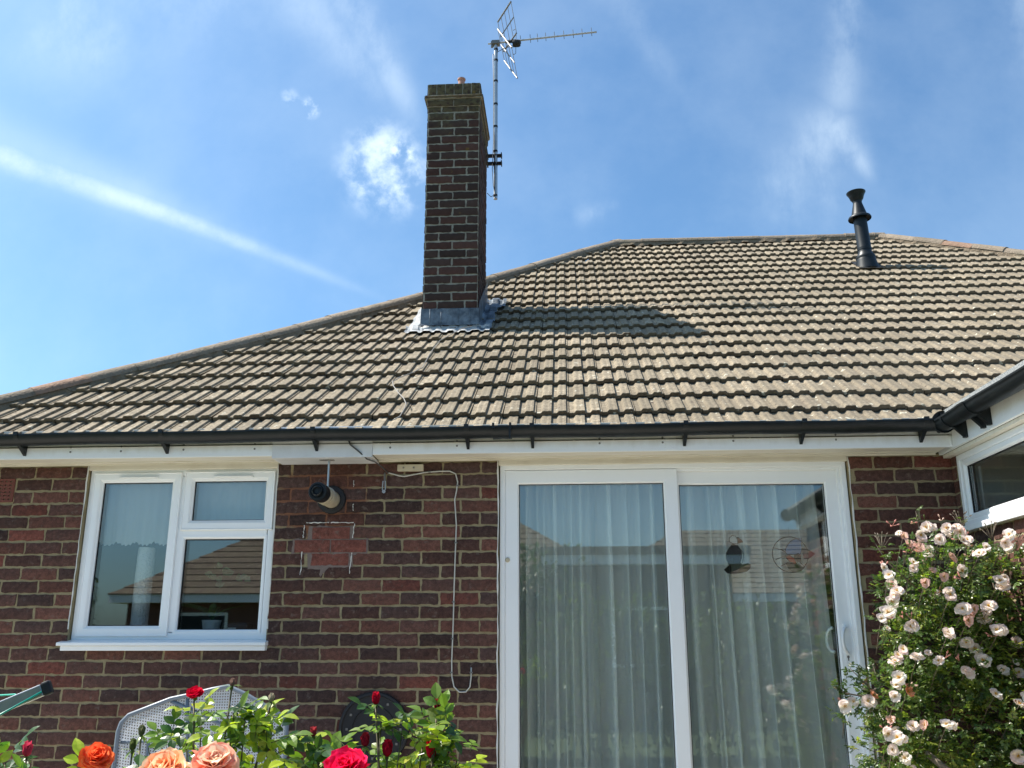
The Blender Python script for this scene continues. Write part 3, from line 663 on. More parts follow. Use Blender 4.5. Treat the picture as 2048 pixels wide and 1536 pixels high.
# ---------------------------------------------------------------- curtains and blinds
def curtain(name,x0,x1,z0,z1,y,seed,label,group=None,lean=0.):
    rnd=random.Random(seed); mb=MB(); n=int((x1-x0)/.0045); ph_=[rnd.uniform(0,6.28) for _ in range(4)]; rows=14; V=[]
    kn=[0.]
    while kn[-1]<x1-x0: kn.append(kn[-1]+rnd.choice((.035,.05,.06,.075,.10,.13))*rnd.uniform(.85,1.15))
    kn.append(kn[-1]+.1); amps=[rnd.uniform(.08,.42) for _ in kn]; sway=[rnd.uniform(-.018,.018) for _ in kn]
    for j in range(rows+1):
        t=j/rows; z=z1+(z0-z1)*t
        for i in range(n+1):
            a=i/n*(x1-x0); k=0
            while k<len(kn)-2 and kn[k+1]<a: k+=1
            f=(a-kn[k])/(kn[k+1]-kn[k]); wd_=kn[k+1]-kn[k]; q=2*PI*(k+f); A_=amps[k]*(1-f)+amps[k+1]*f
            x=x0+a+A_*wd_*math.sin(q+.5*math.sin(t*2+k))+sway[k]*(1-f)*t+sway[k+1]*f*t+lean*t*(a/(x1-x0))
            V.append((x,y+.30*wd_*math.cos(q)*(.7+.5*t)+.008*math.cos(q*3+k),z+.002*math.sin(q)))
    mb.add(V,[(j*(n+1)+i,j*(n+1)+i+1,(j+1)*(n+1)+i+1,(j+1)*(n+1)+i) for j in range(rows) for i in range(n)])
    o=mb.build(name,M_sheer,smooth=True); tag(o,label,'curtain',group); return o
curtain('net_curtain',2.74,3.70,.16,2.35,.24,1,'sheer white pleated net curtain behind the left pane of the patio door',None)
curtain('net_curtain',3.72,4.56,.16,2.35,.25,2,'sheer white pleated net curtain behind the right pane with a gap at its right edge',None,.06)
def lace(x0,x1,z0,z1,y,label):
    mb=MB(); n=60; V=[]
    zs=[z1,(z1+z0)/2+.1,z0+.03]
    for z in zs: V+=[(x0+(x1-x0)*i/n,y+.003*math.sin(i*.9),z) for i in range(n+1)]
    V+=[(x0+(x1-x0)*i/n,y+.003*math.sin(i*.9),z0-.02*abs(math.sin(i/n*PI*4.5))+.006*math.sin(i*2.1)) for i in range(n+1)]
    mb.add(V,[(j*(n+1)+i,j*(n+1)+i+1,(j+1)*(n+1)+i+1,(j+1)*(n+1)+i) for j in range(3) for i in range(n)])
    tag(mb.build('lace_blind',M_lace),label,'blind')
lace(.27,.79,1.985,2.39,.14,'white lace blind with a scalloped edge behind the tall casement')
lace(.845,1.36,2.03,2.39,.142,'plain white blind covering the small top opener')
# ---------------------------------------------------------------- things on the window board
gb=empty('glass_vase','tall textured glass vase standing inside the tall casement','vase',(.53,.24,1.43))
mb=MB(); mb.lathe((0,0,0),(0,0,1),[(0,.045),(.02,.05),(.3,.052),(.52,.05),(.53,.047)],24); o=mb.build('vase_body',mat('frosted_glass',.25,(.75,.76,.76),bump=(90,1.,.02)),gb,smooth=True)
tp=empty('toaster','dark appliance on the window board behind the lower fixed pane','appliance',(1.15,.23,1.43))
mb=MB(); mb.box(-.09,.07,-.06,.06,0,.085); mb.build('appliance_body',M_blackmatt,tp,bevel=.02)
mb=MB(); mb.box(-.05,.0,-.062,-.0605,.035,.055); mb.build('chrome_badge',M_alu,tp)
mb=MB(); rnd=random.Random(12)
def leaflet(mb,p,d,up,L,Wd,c,fold=.25,curl=.3,m=0):
    d=d.normalized(); s=d.cross(up).normalized(); u=s.cross(d); V=[];F=[]
    pr=[(0,.0),(.14,.5),(.36,.95),(.6,.93),(.82,.52),(1.,.0)]
    for t,wf in pr:
        q=p+d*(t*L)-u*(curl*L*t*t)
        e=wf*Wd*.5
        if wf==0: V.append(q)
        else: V+=[q-s*e+u*e*fold,q,q+s*e+u*e*fold]
    F=[(0,2,1),(0,3,2)]
    for k in range(3):
        a=1+3*k; F+=[(a,a+1,a+4,a+3),(a+1,a+2,a+5,a+4)]
    F+=[(10,11,13),(11,12,13)]
    mb.add(V,F,c,m)
pp=empty('pot_plant','potted orchid with drooping stems behind the lower fixed pane','plant',(.97,.25,1.43))
mb=MB(); mb.lathe((0,0,0),(0,0,1),[(0,.04),(.09,.055),(.1,.058),(.1,.05)],20); mb.build('plant_pot',mat('white_pot',.4,(.5,.5,.5)),pp,smooth=True)
mb=MB()
for k in range(14):
    a=rnd.uniform(0,6.28); leaflet(mb,Vector((0,0,.1)),Vector((math.cos(a),math.sin(a),1.1)),Vector((0,0,1)),.22,.045,(.03,.10,.04),.2,.5)
for k in range(16): leaflet(mb,Vector((rnd.uniform(-.05,.22),rnd.uniform(-.03,.05),.36+rnd.uniform(-.04,.05))),Vector((rnd.uniform(-1,1),-.5,rnd.uniform(-.5,.3))),Vector((0,-1,.3)),.05,.04,(.12,.22,.16))
mb.build('foliage',M_leaf,pp)
# ---------------------------------------------------------------- glass bird ornaments hanging behind the right pane
def poly_prism(mb,pts,y,t,c,m=0):
    n=len(pts); V=[(a,y,b) for a,b in pts]+[(a,y+t,b) for a,b in pts]
    mb.add(V,[tuple(range(n)),tuple(range(2*n-1,n-1,-1))]+[(i,i+n,(i+1)%n+n,(i+1)%n) for i in range(n)],c,m)
M_stain=mat('stained_glass',.2,fn=lambda nt,co,b:attr(nt)); 
def sun_glass():
    m=sheer_mat('coloured_glass',.9,(1,1,1)); nt=m.node_tree
    a=attr(nt)
    for n in nt.nodes:
        if n.type in('BSDF_DIFFUSE','BSDF_TRANSLUCENT'): nt.links.new(a,n.inputs[0])
    return m
M_sg=sun_glass()
def catcher(name,loc,label,polys,lines,chain=.10):
    t=empty(name,label,'ornament',loc)
    for nm,pts,c in polys:
        mb=MB(); poly_prism(mb,pts,0,.003,c); mb.build(nm,M_sg,t)
        mb=MB(); mb.tube([(a,.0015,b) for a,b in pts+[pts[0]]],.0026,6); mb.build('lead_came',M_blackmatt,t)
    for ln in lines:
        mb=MB(); mb.tube([(a,.0015,b) for a,b in ln],.003,6); mb.build('lead_came',M_blackmatt,t)
    mb=MB(); mb.tube([(0,.0015,chain),(0.002,.0015,chain+.055)],.0006,5); mb.build('hanging_thread',M_wire,t)
def circ(cx,cz,r,a0=0,a1=360,n=24,rz=None): return [(cx+r*math.cos(R(a0+(a1-a0)*i/n)),cz+(rz or r)*math.sin(R(a0+(a1-a0)*i/n))) for i in range(n+1)]
k=.00030*1.0
def px(l): return [((x-1300)*.000269,(480-y)*.000282) for x,y in l]
catcher('glass_puffin',(4.06,.16,1.89),'stained glass puffin ornament with a dark body hanging on the right pane',
 [('glass_body',px([(1215,350),(1290,270),(1400,300),(1470,420),(1470,540),(1420,640),(1460,680),(1340,860),(1200,870),(1190,700),(1140,560),(1150,450)]),(.02,.022,.035)),
  ('glass_breast',px([(1400,320),(1500,430),(1510,540),(1470,660),(1420,660),(1470,540),(1465,420)]),(.7,.72,.68)),
  ('glass_head',px([(1225,225),(1230,150),(1290,100),(1360,105),(1400,180),(1400,265),(1300,260)]),(.72,.74,.74)),
  ('glass_beak',px([(1405,130),(1480,180),(1515,230),(1410,260)]),(.25,.13,.08)),
  ('glass_rock',px([(1340,860),(1440,700),(1590,665),(1645,690),(1630,760),(1560,820),(1440,850)]),(.10,.09,.04)),
  ('glass_tail',px([(1080,790),(1190,700),(1200,870),(1150,860)]),(.01,.01,.02))],[px([(1270,870),(1280,700),(1300,560)])],.105)
def px2(l): return [((x-540)*.00023,(600-y)*.00023) for x,y in l]
ring=circ(0,0,.101,n=40)
catcher('glass_bird',(4.383,.16,1.887),'round stained glass ornament of a blue bird with a red throat on the right pane',
 [('glass_wing',px2([(440,440),(560,280),(700,200),(860,195),(830,330),(840,450),(790,600),(640,600),(470,600),(420,540)]),(.22,.33,.55)),
  ('glass_tail',px2([(840,450),(960,470),(1150,590),(980,700),(890,710),(850,600)]),(.10,.09,.12)),
  ('glass_throat',px2([(400,630),(520,620),(640,700),(680,850),(590,850),(480,740)]),(.5,.05,.02)),
  ('glass_head',px2([(640,620),(740,570),(800,640),(790,760),(700,790),(640,700)]),(.01,.01,.015)),
  ('glass_nest',px2([(430,830),(560,820),(760,860),(860,920),(760,1010),(560,1020),(470,950)]),(.04,.07,.05))],
 [ring,px2([(120,430),(340,480),(420,540)]),px2([(170,720),(340,660),(480,650)]),px2([(290,890),(480,790),(600,800)]),px2([(760,790),(870,910)])],.101)
# ---------------------------------------------------------------- flat-roofed extension on the right
XE=5.29
ext=empty('flat_roof_extension','flat roofed brick extension with a white side window at the right edge','extension',(7,-1.6,0))
def epart(name,mbx,mats,parent=None,**kw):
    o=mbx.build(name,mats,None,**kw)
    if parent is None: under(o,ext)
    else: o.parent=parent
    return o
EW=(-2.6,-.075,1.985,2.405)       # y0,y1,z0,z1 of its window
mb=MB(); hol=[(-EW[1],-EW[0],EW[2],2.5)]
sheet_holes(mb,(XE,0,0),(0,-1,0),(0,0,1),0,3.15,0,2.43,hol,m=1)
brickwork(mb,(XE,0,0),(0,-1,0),(0,0,1),.004,3.15,.3,2.43,hol,41,.06,H-.075*40)
mb.box(XE+.001,8.9,-3.16,-3.14,0,2.43,(.1,.06,.05)); mb.box(8.88,8.9,-3.14,0,0,2.43,(.1,.06,.05))
epart('wall',mb,[M_brick,M_mortar])
mb=MB(); V=[(5.19,-.16,2.585),(9,-.16,2.585),(9,-3.3,2.60),(5.19,-3.3,2.585)]
mb.rings([[(x,y,z) for x,y in ((5.165+i,-3.32+i),(9.02,-3.32+i),(9.02,-.19),(5.165+i,-.19))] for i,z in ((.02,2.572),(0,2.585),(0,2.618),(.03,2.635),(.12,2.64))],cap0=True,cap1=True)
epart('felt_roof',mb,M_felt)
mb=MB(); mb.box(5.225,5.245,-3.26,.0,2.425,2.571); mb.box(5.245,8.95,-3.26,-3.24,2.425,2.571); epart('fascia',mb,M_fascia,bevel=.002)
mb=MB(); mb.box(5.2455,5.31,-3.2,.0,2.406,2.4245); mb.box(5.262,5.30,-3.2,.0,2.425,2.43); epart('soffit',mb,M_soffit,bevel=.002)
mb=MB(); mb.box(5.214,5.2245,-.205,-.19,2.437,2.54); epart('cover_strip',mb,M_upvc2,bevel=.003)
mb=MB(); gutter(mb,(5.155,-.30,2.555),(5.155,-3.28,2.55),(-1,0,0))
eg=epart('gutter',mb,M_black,auto=50)
mb=MB(); mb.lathe((5.155,-.302,2.552),(0,1,0),[(0,.062),(.012,.062),(.014,.03),(.014,.001)],24); epart('stop_end',mb,M_black,eg); mb=MB(); mb.lathe((5.155,-3.28,2.55),(0,-1,0),[(0,.06),(.02,.05),(.035,.02),(.036,.001)],24); epart('stop_end',mb,M_black,eg)
for y in (-.40,-.62,-.69,-1.45,-2.3,-3.1):
    mb=MB(); n=12; r=.0615; z=2.556
    o_=[[(5.155-math.cos(PI*j/n)*r,y+s,z-math.sin(PI*j/n)*r) for j in range(n+1)] for s in(-.012,.012)]
    i_=[[(5.155+(a-5.155)*.92,b,c+.003) for a,b,c in q] for q in o_]
    mb.rings([[*o_[0],*i_[0][::-1]],[*o_[1],*i_[1][::-1]]],close=True,cap0=True,cap1=True)
    mb.box(5.205,5.2245,y-.013,y+.013,z-.115,z-.02); mb.add([(5.15,y-.012,z-.05),(5.15,y+.012,z-.05),(5.21,y+.012,z-.112),(5.21,y-.012,z-.112),(5.21,y-.012,z-.03),(5.21,y+.012,z-.03)],[(0,1,2,3),(0,4,5,1),(0,3,4),(1,5,2)])
    epart('gutter_bracket',mb,M_black,eg)
mb=MB(); gutter(mb,(5.155,-.60,2.5545),(5.155,-.71,2.5545),(-1,0,0),.062); epart('gutter_joint',mb,M_black,eg,auto=50)
mb=MB()
mb.frame(EW[0],EW[1],EW[2]+.02,EW[3],[(0,.08),(0,.012),(.003,.008),(.030,.008),(.034,.012),(.034,.02),(.038,.017),(.058,.017),(.066,.024),(.070,.032),(.070,.05)],plane='x',pos=XE-.012)
mb.frame(EW[0]+.07,EW[1]-.07,EW[2]+.09,EW[3]-.07,[(0,.0),(.004,0),(.004,.01)],plane='x',pos=XE+.022,m=1)
mb.box(XE+.002,XE+.06,-1.33,-1.27,EW[2]+.06,EW[3]-.04)
ew=epart('window',mb,[M_upvc2,M_blackmatt])
mb=MB(); mb.box(XE-.045,XE+.05,EW[0]-.03,EW[1]+.02,EW[2]-.012,EW[2]+.019); epart('sill',mb,M_upvc2,ew,bevel=.004)
mb=MB()
for xx in (XE+.03,XE+.05): mb.add([(xx,EW[0]+.07,EW[2]+.09),(xx,EW[1]-.07,EW[2]+.09),(xx,EW[1]-.07,EW[3]-.07),(xx,EW[0]+.07,EW[3]-.07)],[(0,1,2,3)])
epart('glass_pane',mb,M_glass,ew)
mb=MB(); mb.box(XE+.1,8.8,-.06,-.02,.1,2.42); mb.box(XE+.1,8.8,-3.1,-3.08,.1,2.42); mb.box(8.8,8.85,-3.1,-.02,.1,2.42); mb.box(XE+.1,8.8,-3.1,-.02,2.40,2.42); mb.box(XE+.1,8.8,-3.1,-.02,.08,.1); epart('room_wall',mb,M_ceil)
# ---------------------------------------------------------------- television aerial on the chimney
ae=empty('television_aerial','grey television aerial with a grid reflector on a tall mast beside the chimney','aerial',(2.49,2.33,5.3))
def apart(name,fn,m,smooth=True,parent=ae,label=None):
    mb=MB(); fn(mb); o=mb.build(name,m,None,auto=40)
    o.parent=parent
    if parent is ae: o.matrix_parent_inverse=Matrix.Translation(-Vector(ae.location))
    return o
mx,my=2.49,2.33
mast=apart('mast',lambda b:b.tube([(mx,my,5.32),(mx-.002,my,6.2),(mx-.004,my,6.985)],.0185,14),M_alu)
for z in (5.345,5.66,5.80,6.06,6.3,6.55,6.78,6.9): apart('tape_band',lambda b:b.lathe((mx-.002,my,z),(0,0,1),[(0,.0186),(0,.0205),(.02,.0205),(.02,.0186)],14),M_blackmatt,parent=mast)
def brk(b,z):
    b.box(cx1+.005,mx+.06,my-.012,my+.012,z-.014,z+.014); b.box(mx+.05,mx+.058,my-.03,my+.03,z-.02,z+.02); b.box(cx1-.0,cx1+.012,my-.12,my+.04,z-.02,z+.02)
    b.tube([(mx-.03,my-.026,z),(mx+.055,my-.026,z)],.004,6)
for z in (5.765,5.685): apart('wall_bracket',lambda b:brk(b,z),M_blackmatt)
hb=Vector((mx-.005,my,6.985)); bd=Vector((.985,-.19,.01)).normalized()
bd=Vector((3.445-2.47,-.10,.10)).normalized()
tip=Vector((3.444,2.2,6.967)); bd=(tip-hb).normalized()
boom=apart('boom',lambda b:[b.tube([hb-bd*.075,tip],.0085,8),b.lathe(tip,bd,[(0,.010),(.01,.010),(.012,.002)],8)],M_alu)
vv=Vector((0,0,1)); side=bd.cross(vv).normalized(); upb=side.cross(bd)
def director(t,L): 
    p=hb+bd*t+upb*.008; d_=(upb*.98+bd*(-.06)+side*.15).normalized()
    return apart('director_rod',lambda b:b.tube([p-d_*L,p+d_*L],.0028,6),M_aludark)
for i,t in enumerate((.245,.34,.41,.49,.575,.665,.755,.84,.93)): director(t,.042)
apart('mast_clamp',lambda b:(b.box(mx-.04,mx+.035,my-.03,my+.03,6.965,7.0),b.box(mx-.05,mx-.03,my-.012,my+.012,6.94,7.005)),M_aludark)
apart('dipole_box',lambda b:(b.lathe(hb+bd*.17-vv*.03,bd,[(0,.001),(0,.032),(.05,.036),(.07,.03),(.075,.001)],14),b.tube([hb+bd*.10,hb+bd*.20],.016,8)),M_blackmatt)
# folded dipole
c0=hb+bd*.17
apart('dipole_loop',lambda b:b.tube([c0+side*.0+upb*.12+bd*.0,c0+upb*.13+bd*.012,c0+upb*.12+bd*.03,c0-upb*.14+bd*.03,c0-upb*.15+bd*.012,c0-upb*.14],.003,6),M_aludark)
# corner reflector: two grids opening like a book, hinge behind the dipole
# (reflector drawn from its two leaves; each leaf is tall and slim as seen from below)
def leaf(sign):
    def f(b):
        if sign>0: A=[(2.496,2.44,7.307),(2.64,2.22,7.364),(2.693,2.22,7.007),(2.553,2.44,6.966)]
        else: A=[(2.496,2.44,7.223),(2.647,2.22,6.848),(2.699,2.22,6.513),(2.562,2.44,6.861)]
        A=[Vector(a) for a in A]
        b.tube([A[0],A[1]],.0085,8); b.tube([A[3],A[2]],.0075,8)
        for i in range(5):
            t=i/4; b.tube([A[0].lerp(A[1],t),A[3].lerp(A[2],t)],.0028,6)
        b.tube([A[0].lerp(A[3],.5),A[1].lerp(A[2],.5)],.006,6)
    return f
apart('reflector_grid',leaf(1),M_aludark); apart('reflector_grid',leaf(-1),M_aludark)
apart('coaxial_cable',lambda b:b.tube([hb+bd*.17-vv*.05,hb+bd*.08-vv*.07,(mx-.03,my-.01,6.85),(mx-.022,my-.015,6.5),(mx-.021,my-.015,5.9),(mx-.03,my-.015,5.62),(mx-.02,my-.015,5.45),(mx-.0,my-.02,5.36),(mx-.04,my-.02,5.335),(cx1+.015,my-.1,5.33)],.0035,6),M_wiredark)
# ---------------------------------------------------------------- cables
mb=MB(); P_=[(2.42,1.62,0),(2.40,1.56,0),(2.303,1.491,0),(2.169,1.205,0),(2.15,1.05,0),(2.139,.888,0),(2.135,.646,0),(2.08,.55,0),(2.015,.473,0),(1.98,.40,0),(2.0,.33,0),(2.05,.224,0),(2.11,.12,0),(2.14,.04,0),(2.144,-.041,0),(2.139,-.14,0),(2.10,-.21,0)]
pts=[]
for i in range(len(P_)-1):
    for t in (0,.25,.5,.75):
        a=Vector(P_[i]).lerp(Vector(P_[i+1]),t); a.z=roofz(a.y)+.036; pts.append(a)
mb.tube(pts,.0032,6,cap=True); tag(mb.build('aerial_cable',M_wire,smooth=True),'thin pale cable wandering down the roof tiles from the chimney to the gutter','cable')
mb=MB(); mb.tube([(2.055,-.015,2.36),(2.09,-.012,2.352),(2.12,-.012,2.342),(2.154,-.012,2.338),(2.20,-.012,2.347),(2.272,-.012,2.36),(2.36,-.012,2.366),(2.42,-.012,2.366),(2.455,-.012,2.35),(2.468,-.012,2.30),(2.462,-.012,2.25),(2.452,-.012,2.198),(2.464,-.012,2.05),(2.461,-.012,1.91),(2.457,-.012,1.7),(2.455,-.012,1.5),(2.450,-.012,1.3),(2.452,-.012,1.22),(2.465,-.012,1.165),(2.495,-.013,1.138),(2.53,-.013,1.138),(2.553,-.013,1.165),(2.559,-.012,1.22),(2.559,-.012,1.267)],.0038,7)
wc=mb.build('wall_cable',M_wirewhite,smooth=True); tag(wc,'thin white cable clipped down the brick wall and ending in a hook shape','cable')
mb=MB(); mb.tube([(1.859,-.213,2.52),(1.87,-.214,2.49),(1.926,-.212,2.446),(1.965,-.19,2.41),(2.0,-.12,2.405),(2.03,-.05,2.385),(2.056,-.016,2.36)],.0042,7); mb.build('dark_cable_end',M_wiredark,wc,smooth=True)
for x,z in ((2.455,1.62),(2.463,1.95),(2.468,2.28),(2.452,1.42),(2.559,1.24),(2.30,2.363),(2.45,1.24)):
    mb=MB(); mb.box(x-.008,x+.008,-.019,-.006,z-.004,z+.004); mb.build('cable_clip',M_aludark,wc)
jb=empty('junction_box','small cream plastic box fixed under the soffit above the white cable','box',(2.19,-.006,2.386))
mb=MB(); mb.box(-.077,.077,-.03,0,-.0195,.0195); mb.build('box_cover',M_cream,jb,bevel=.004)
mb=MB(); 
for x in (-.04,0.02): mb.lathe((x,-.0305,0),(0,-1,0),[(0,.006),(.002,.005),(.002,.001)],8)
mb.build('screw',M_aludark,jb)
hk=empty('hanging_hook','small rusty metal eye bracket screwed to the bricks beside the cream box','bracket',(2.037,-.008,2.31))
mb=MB(); mb.tube([(0,0,.05),(0,-.012,.04),(.004,-.02,.0)],.006,8); mb.build('hook_arm',M_aludark,hk)
mb=MB(); mb.tube([(-.006,-.02,.0),(-.009,-.02,-.05),(0,-.02,-.065),(.009,-.02,-.05),(.006,-.02,.0)],.003,8); mb.lathe((0,-.018,-.062),(0,-1,0),[(0,.010),(.004,.010),(.004,.004)],12); mb.build('eye_plate',M_alu,hk)
# ---------------------------------------------------------------- boiler flue through the wall
bf=empty('boiler_flue','cream horizontal boiler flue with a black end cap sticking out of the brick wall','flue',(1.728,0,2.205))
mb=MB(); mb.lathe((0,-.004,0),(0,-1,0),[(0,.083),(.012,.083),(.018,.078),(.022,.055)],32); mb.build('wall_plate',M_blackmatt,bf,auto=40)
mb=MB(); mb.lathe((0,-.01,0),(0,-1,0),[(0,.05),(.20,.05),(.20,.053),(.206,.053),(.206,.05),(.245,.05)]+[],28)
for q in (.12,.135,.15): mb.lathe((0,-.01,0),(0,-1,0),[(q,.0501),(q,.0525),(q+.006,.0525),(q+.006,.0501)],28)
mb.build('flue_tube',M_cream,bf,auto=40)
mb=MB(); mb.lathe((0,-.245,0),(0,-1,0),[(0,.053),(.075,.053),(.082,.050),(.083,.040),(.075,.038),(.075,.030),(.10,.028),(.105,.022),(.09,.015),(.09,.001)],28)
for k in range(8): a=k*PI/4; mb.box(math.cos(a)*.026-.002,math.cos(a)*.026+.002,-.352,-.33,math.sin(a)*.026-.002,math.sin(a)*.026+.002)
mb.build('end_cap',M_black,bf,auto=40)
mb=MB(); mb.lathe((.006,-.14,.21),(0,0,1),[(-.16,.0065),(.0,.0065)],10); mb.box(-.05,.035,-.155,-.125,.2095,.2125); mb.tube([(-.052*math.cos(t),-.14,.052*math.sin(t)) for t in [PI*k/10 for k in range(11)]],.004,6)
mb.build('support_rod',M_alu,bf,auto=40)
# ---------------------------------------------------------------- black plaque on the wall
pq=empty('wall_plaque','round black metal plaque on the brick wall behind the red rose buds','plaque',(2.03,-.012,.945))
mb=MB(); mb.lathe((0,0,0),(0,-1,0),[(0,.19),(.01,.195),(.022,.19),(.024,.178),(.016,.172),(.014,.10),(.016,.03),(.016,.001)],48)
mb.lathe((0,0,0),(0,-1,0),[(.014,.12),(.02,.118),(.014,.116)],40)
mb.build('plaque_disc',M_blackmatt,pq,auto=40)
mb=MB()
for k in range(12): a=k*PI/6; mb.box(math.cos(a)*.148-.006,math.cos(a)*.148+.006,-.021,-.015,math.sin(a)*.148-.006,math.sin(a)*.148+.006)
mb.build('hour_mark',M_aludark,pq)
# ---------------------------------------------------------------- grey mesh garden chair
gc=empty('garden_chair','grey woven garden chair with an arched high back against the wall','chair',(1.32,-.62,0))
M_tubeg=mat('grey_painted_tube',.4,(.16,.19,.23)); 
def f_weave(nt,co):
    sx=nt.nodes.new('ShaderNodeSeparateXYZ'); nt.links.new(co,sx.inputs[0]); X=S(nt,sx.outputs[0]); Z=S(nt,sx.outputs[2]); Yy=S(nt,sx.outputs[1])
    a=((X+Yy*.3)*(PI/.013)).m('SINE').abs(); b=((Z+Yy)*(PI/.013)).m('SINE').abs()
    hole=a.step(.66,.88)*b.step(.66,.88)
    return hole*-.97+1.
M_mesh=sheer_mat('woven_mesh',.9,(.72,.75,.79),f_weave)
out_=[(-.435,.55),(-.43,.98),(-.42,1.02),(-.39,1.055),(-.2,1.13),(-.08,1.155),(0.0,1.175),(.08,1.19),(.17,1.155),(.37,1.055),(.40,1.02),(.405,.55)]
mb=MB(); n=len(out_)
V=[]; 
for j in range(9):
    t=j/8
    for (a,b) in out_: V.append((a,.05*(1-((a)/.43)**2)*1.0,.55+(b-.55)*t))
mb.add(V,[(j*n+i,j*n+i+1,(j+1)*n+i+1,(j+1)*n+i) for j in range(8) for i in range(n-1)]); mb.build('backrest',M_mesh,gc,smooth=True)
mb=MB(); mb.tube([(a*1.01,.05*(1-((a)/.43)**2)-.004,b) for a,b in [(-.435,0.02)]+out_+[(.405,.02)]],.011,8); mb.build('frame',M_tubeg,gc,smooth=True)
mb=MB(); mb.tube([(-.07,.04,.55),(-.10,.045,.93),(-.12,.045,1.13)],.008,8); mb.tube([(-.2,.04,1.12),(-.03,.048,1.05),(.13,.048,.98),(.2,.045,.9)],.010,8); mb.tube([(-.30,.03,.55),(-.29,.03,.93),(-.42,.01,.93)],.011,8); mb.build('back_slat',M_tubeg,gc,smooth=True)
mb=MB(); mb.box(-.40,.38,-.55,.02,.42,.45); mb.build('seat',M_mesh,gc,bevel=.01)
for a in (-.38,.36):
    mb=MB(); mb.tube([(a,-.52,.02),(a,-.5,.42),(a,-.5,.66)],.012,8); mb.build('leg',M_tubeg,gc); 
    mb=MB(); mb.tube([(a,-.52,.66),(a,.0,.68)],.016,8); mb.build('armrest',M_tubeg,gc)
# ---------------------------------------------------------------- rotary clothes airer, arm tip at lower left
ra=empty('rotary_airer','grey metal arm of a rotary clothes airer with green lines at the lower left','clothes airer',(.95,-3.35,0))
def rp(name,fn,m,**kw):
    mb=MB(); fn(mb); o=mb.build(name,m,None,**kw); under(o,ra); return o
A0=Vector((1.0,-3.5,.86)); A1=Vector((1.99,-3.3,1.300)); dd=(A1-A0).normalized(); s_=dd.cross(Vector((0,0,1))).normalized(); u_=s_.cross(dd)
def bar(b,a,c,hw,hh): b.rings([[p+s_*x+u_*z for x,z in ((-hw,-hh),(hw,-hh),(hw,hh),(-hw,hh))] for p in (a,c)],cap0=True,cap1=True)
rp('arm',lambda b:bar(b,A0,A1,.008,.0125),M_alu,bevel=.002)
rp('arm_cap',lambda b:bar(b,A1,A1+dd*.018,.010,.0145),M_blackmatt,bevel=.004)
M_green=mat('green_plastic_line',.35,(.0,.36,.25))
rp('clothes_line',lambda b:(b.tube([A1-u_*.004-s_*-.012,A1-dd*.15-u_*.022+s_*.012,Vector((1.60,-3.3,1.07))+s_*.01],.0022,6),b.tube([A1-dd*.05+u_*.0-s_*.011,Vector((1.9,-3.25,1.288)),Vector((1.6,-3.2,1.27))],.0022,6)),M_green,smooth=True)
rp('post',lambda b:b.tube([(.95,-3.35,0),(.95,-3.35,1.5)],.022,12),M_alu,smooth=True)
for a in (100,190,280):
    rp('arm',lambda b:b.tube([(.95,-3.35,.82),(.95+1.1*math.cos(R(a)),-3.35+1.1*math.sin(R(a)),1.3)],.011,6),M_alu)
# ---------------------------------------------------------------- roses
def petal(mb,o,ax,ang,phi0,phi1,L,Wd,cup,ca,cb,rnd,ruf=.035):
    """one petal leaving o; ax axis, phi = opening angle from the axis at base / tip"""
    ax=ax.normalized(); t0=Vector((1,0,0)) if abs(ax.x)<.8 else Vector((0,1,0)); e1=ax.cross(t0).normalized(); e2=ax.cross(e1)
    rad=e1*math.cos(ang)+e2*math.sin(ang); tan=ax.cross(rad)
    nt_,ns=5,4; V=[];c=[]; p=Vector(o); pts=[p.copy()]; 
    for i in range(nt_):
        ph=phi0+(phi1-phi0)*((i+.5)/nt_)**1.3; p=p+(rad*math.sin(ph)+ax*math.cos(ph))*(L/nt_); pts.append(p.copy())
    for i in range(nt_+1):
        t=i/nt_; wd=Wd*.5*(.30+1.0*math.sin(min(1,t*1.12)*PI*.62)**.9)*(1 if t<.95 else .72); ph=phi0+(phi1-phi0)*t
        nrm=(-rad*math.cos(ph)+ax*math.sin(ph))
        for j in range(ns+1):
            s=2*j/ns-1; q=pts[i]+tan*(s*wd)+nrm*(cup*s*s*wd)-(rad*math.sin(ph)+ax*math.cos(ph))*(.16*L*s*s*t)
            q+=Vector((rnd.uniform(-1,1),rnd.uniform(-1,1),rnd.uniform(-1,1)))*L*ruf*t
            V.append(q)
    F=[]
    for i in range(nt_):
        f=(i+.5)/nt_; cc=tuple(ca[k]*(1-f)+cb[k]*f for k in range(3)); kk=rnd.uniform(.92,1.08); cc=tuple(x*kk for x in cc)
        for j in range(ns):
            F.append((i*(ns+1)+j,i*(ns+1)+j+1,(i+1)*(ns+1)+j+1,(i+1)*(ns+1)+j)); c.append(cc)
    mb.add(V,F,c)
def sepals(mb,o,ax,L,rnd):
    t0=Vector((1,0,0)) if abs(ax.x)<.8 else Vector((0,1,0)); e1=ax.cross(t0).normalized(); e2=ax.cross(e1)
    for k in range(5):
        a=k*1.2566+rnd.random(); r_=e1*math.cos(a)+e2*math.sin(a); leaflet(mb,o,r_*.9+ax*rnd.uniform(-.6,.5),ax,L,L*.32,(.16,.22,.08),.2,.4)
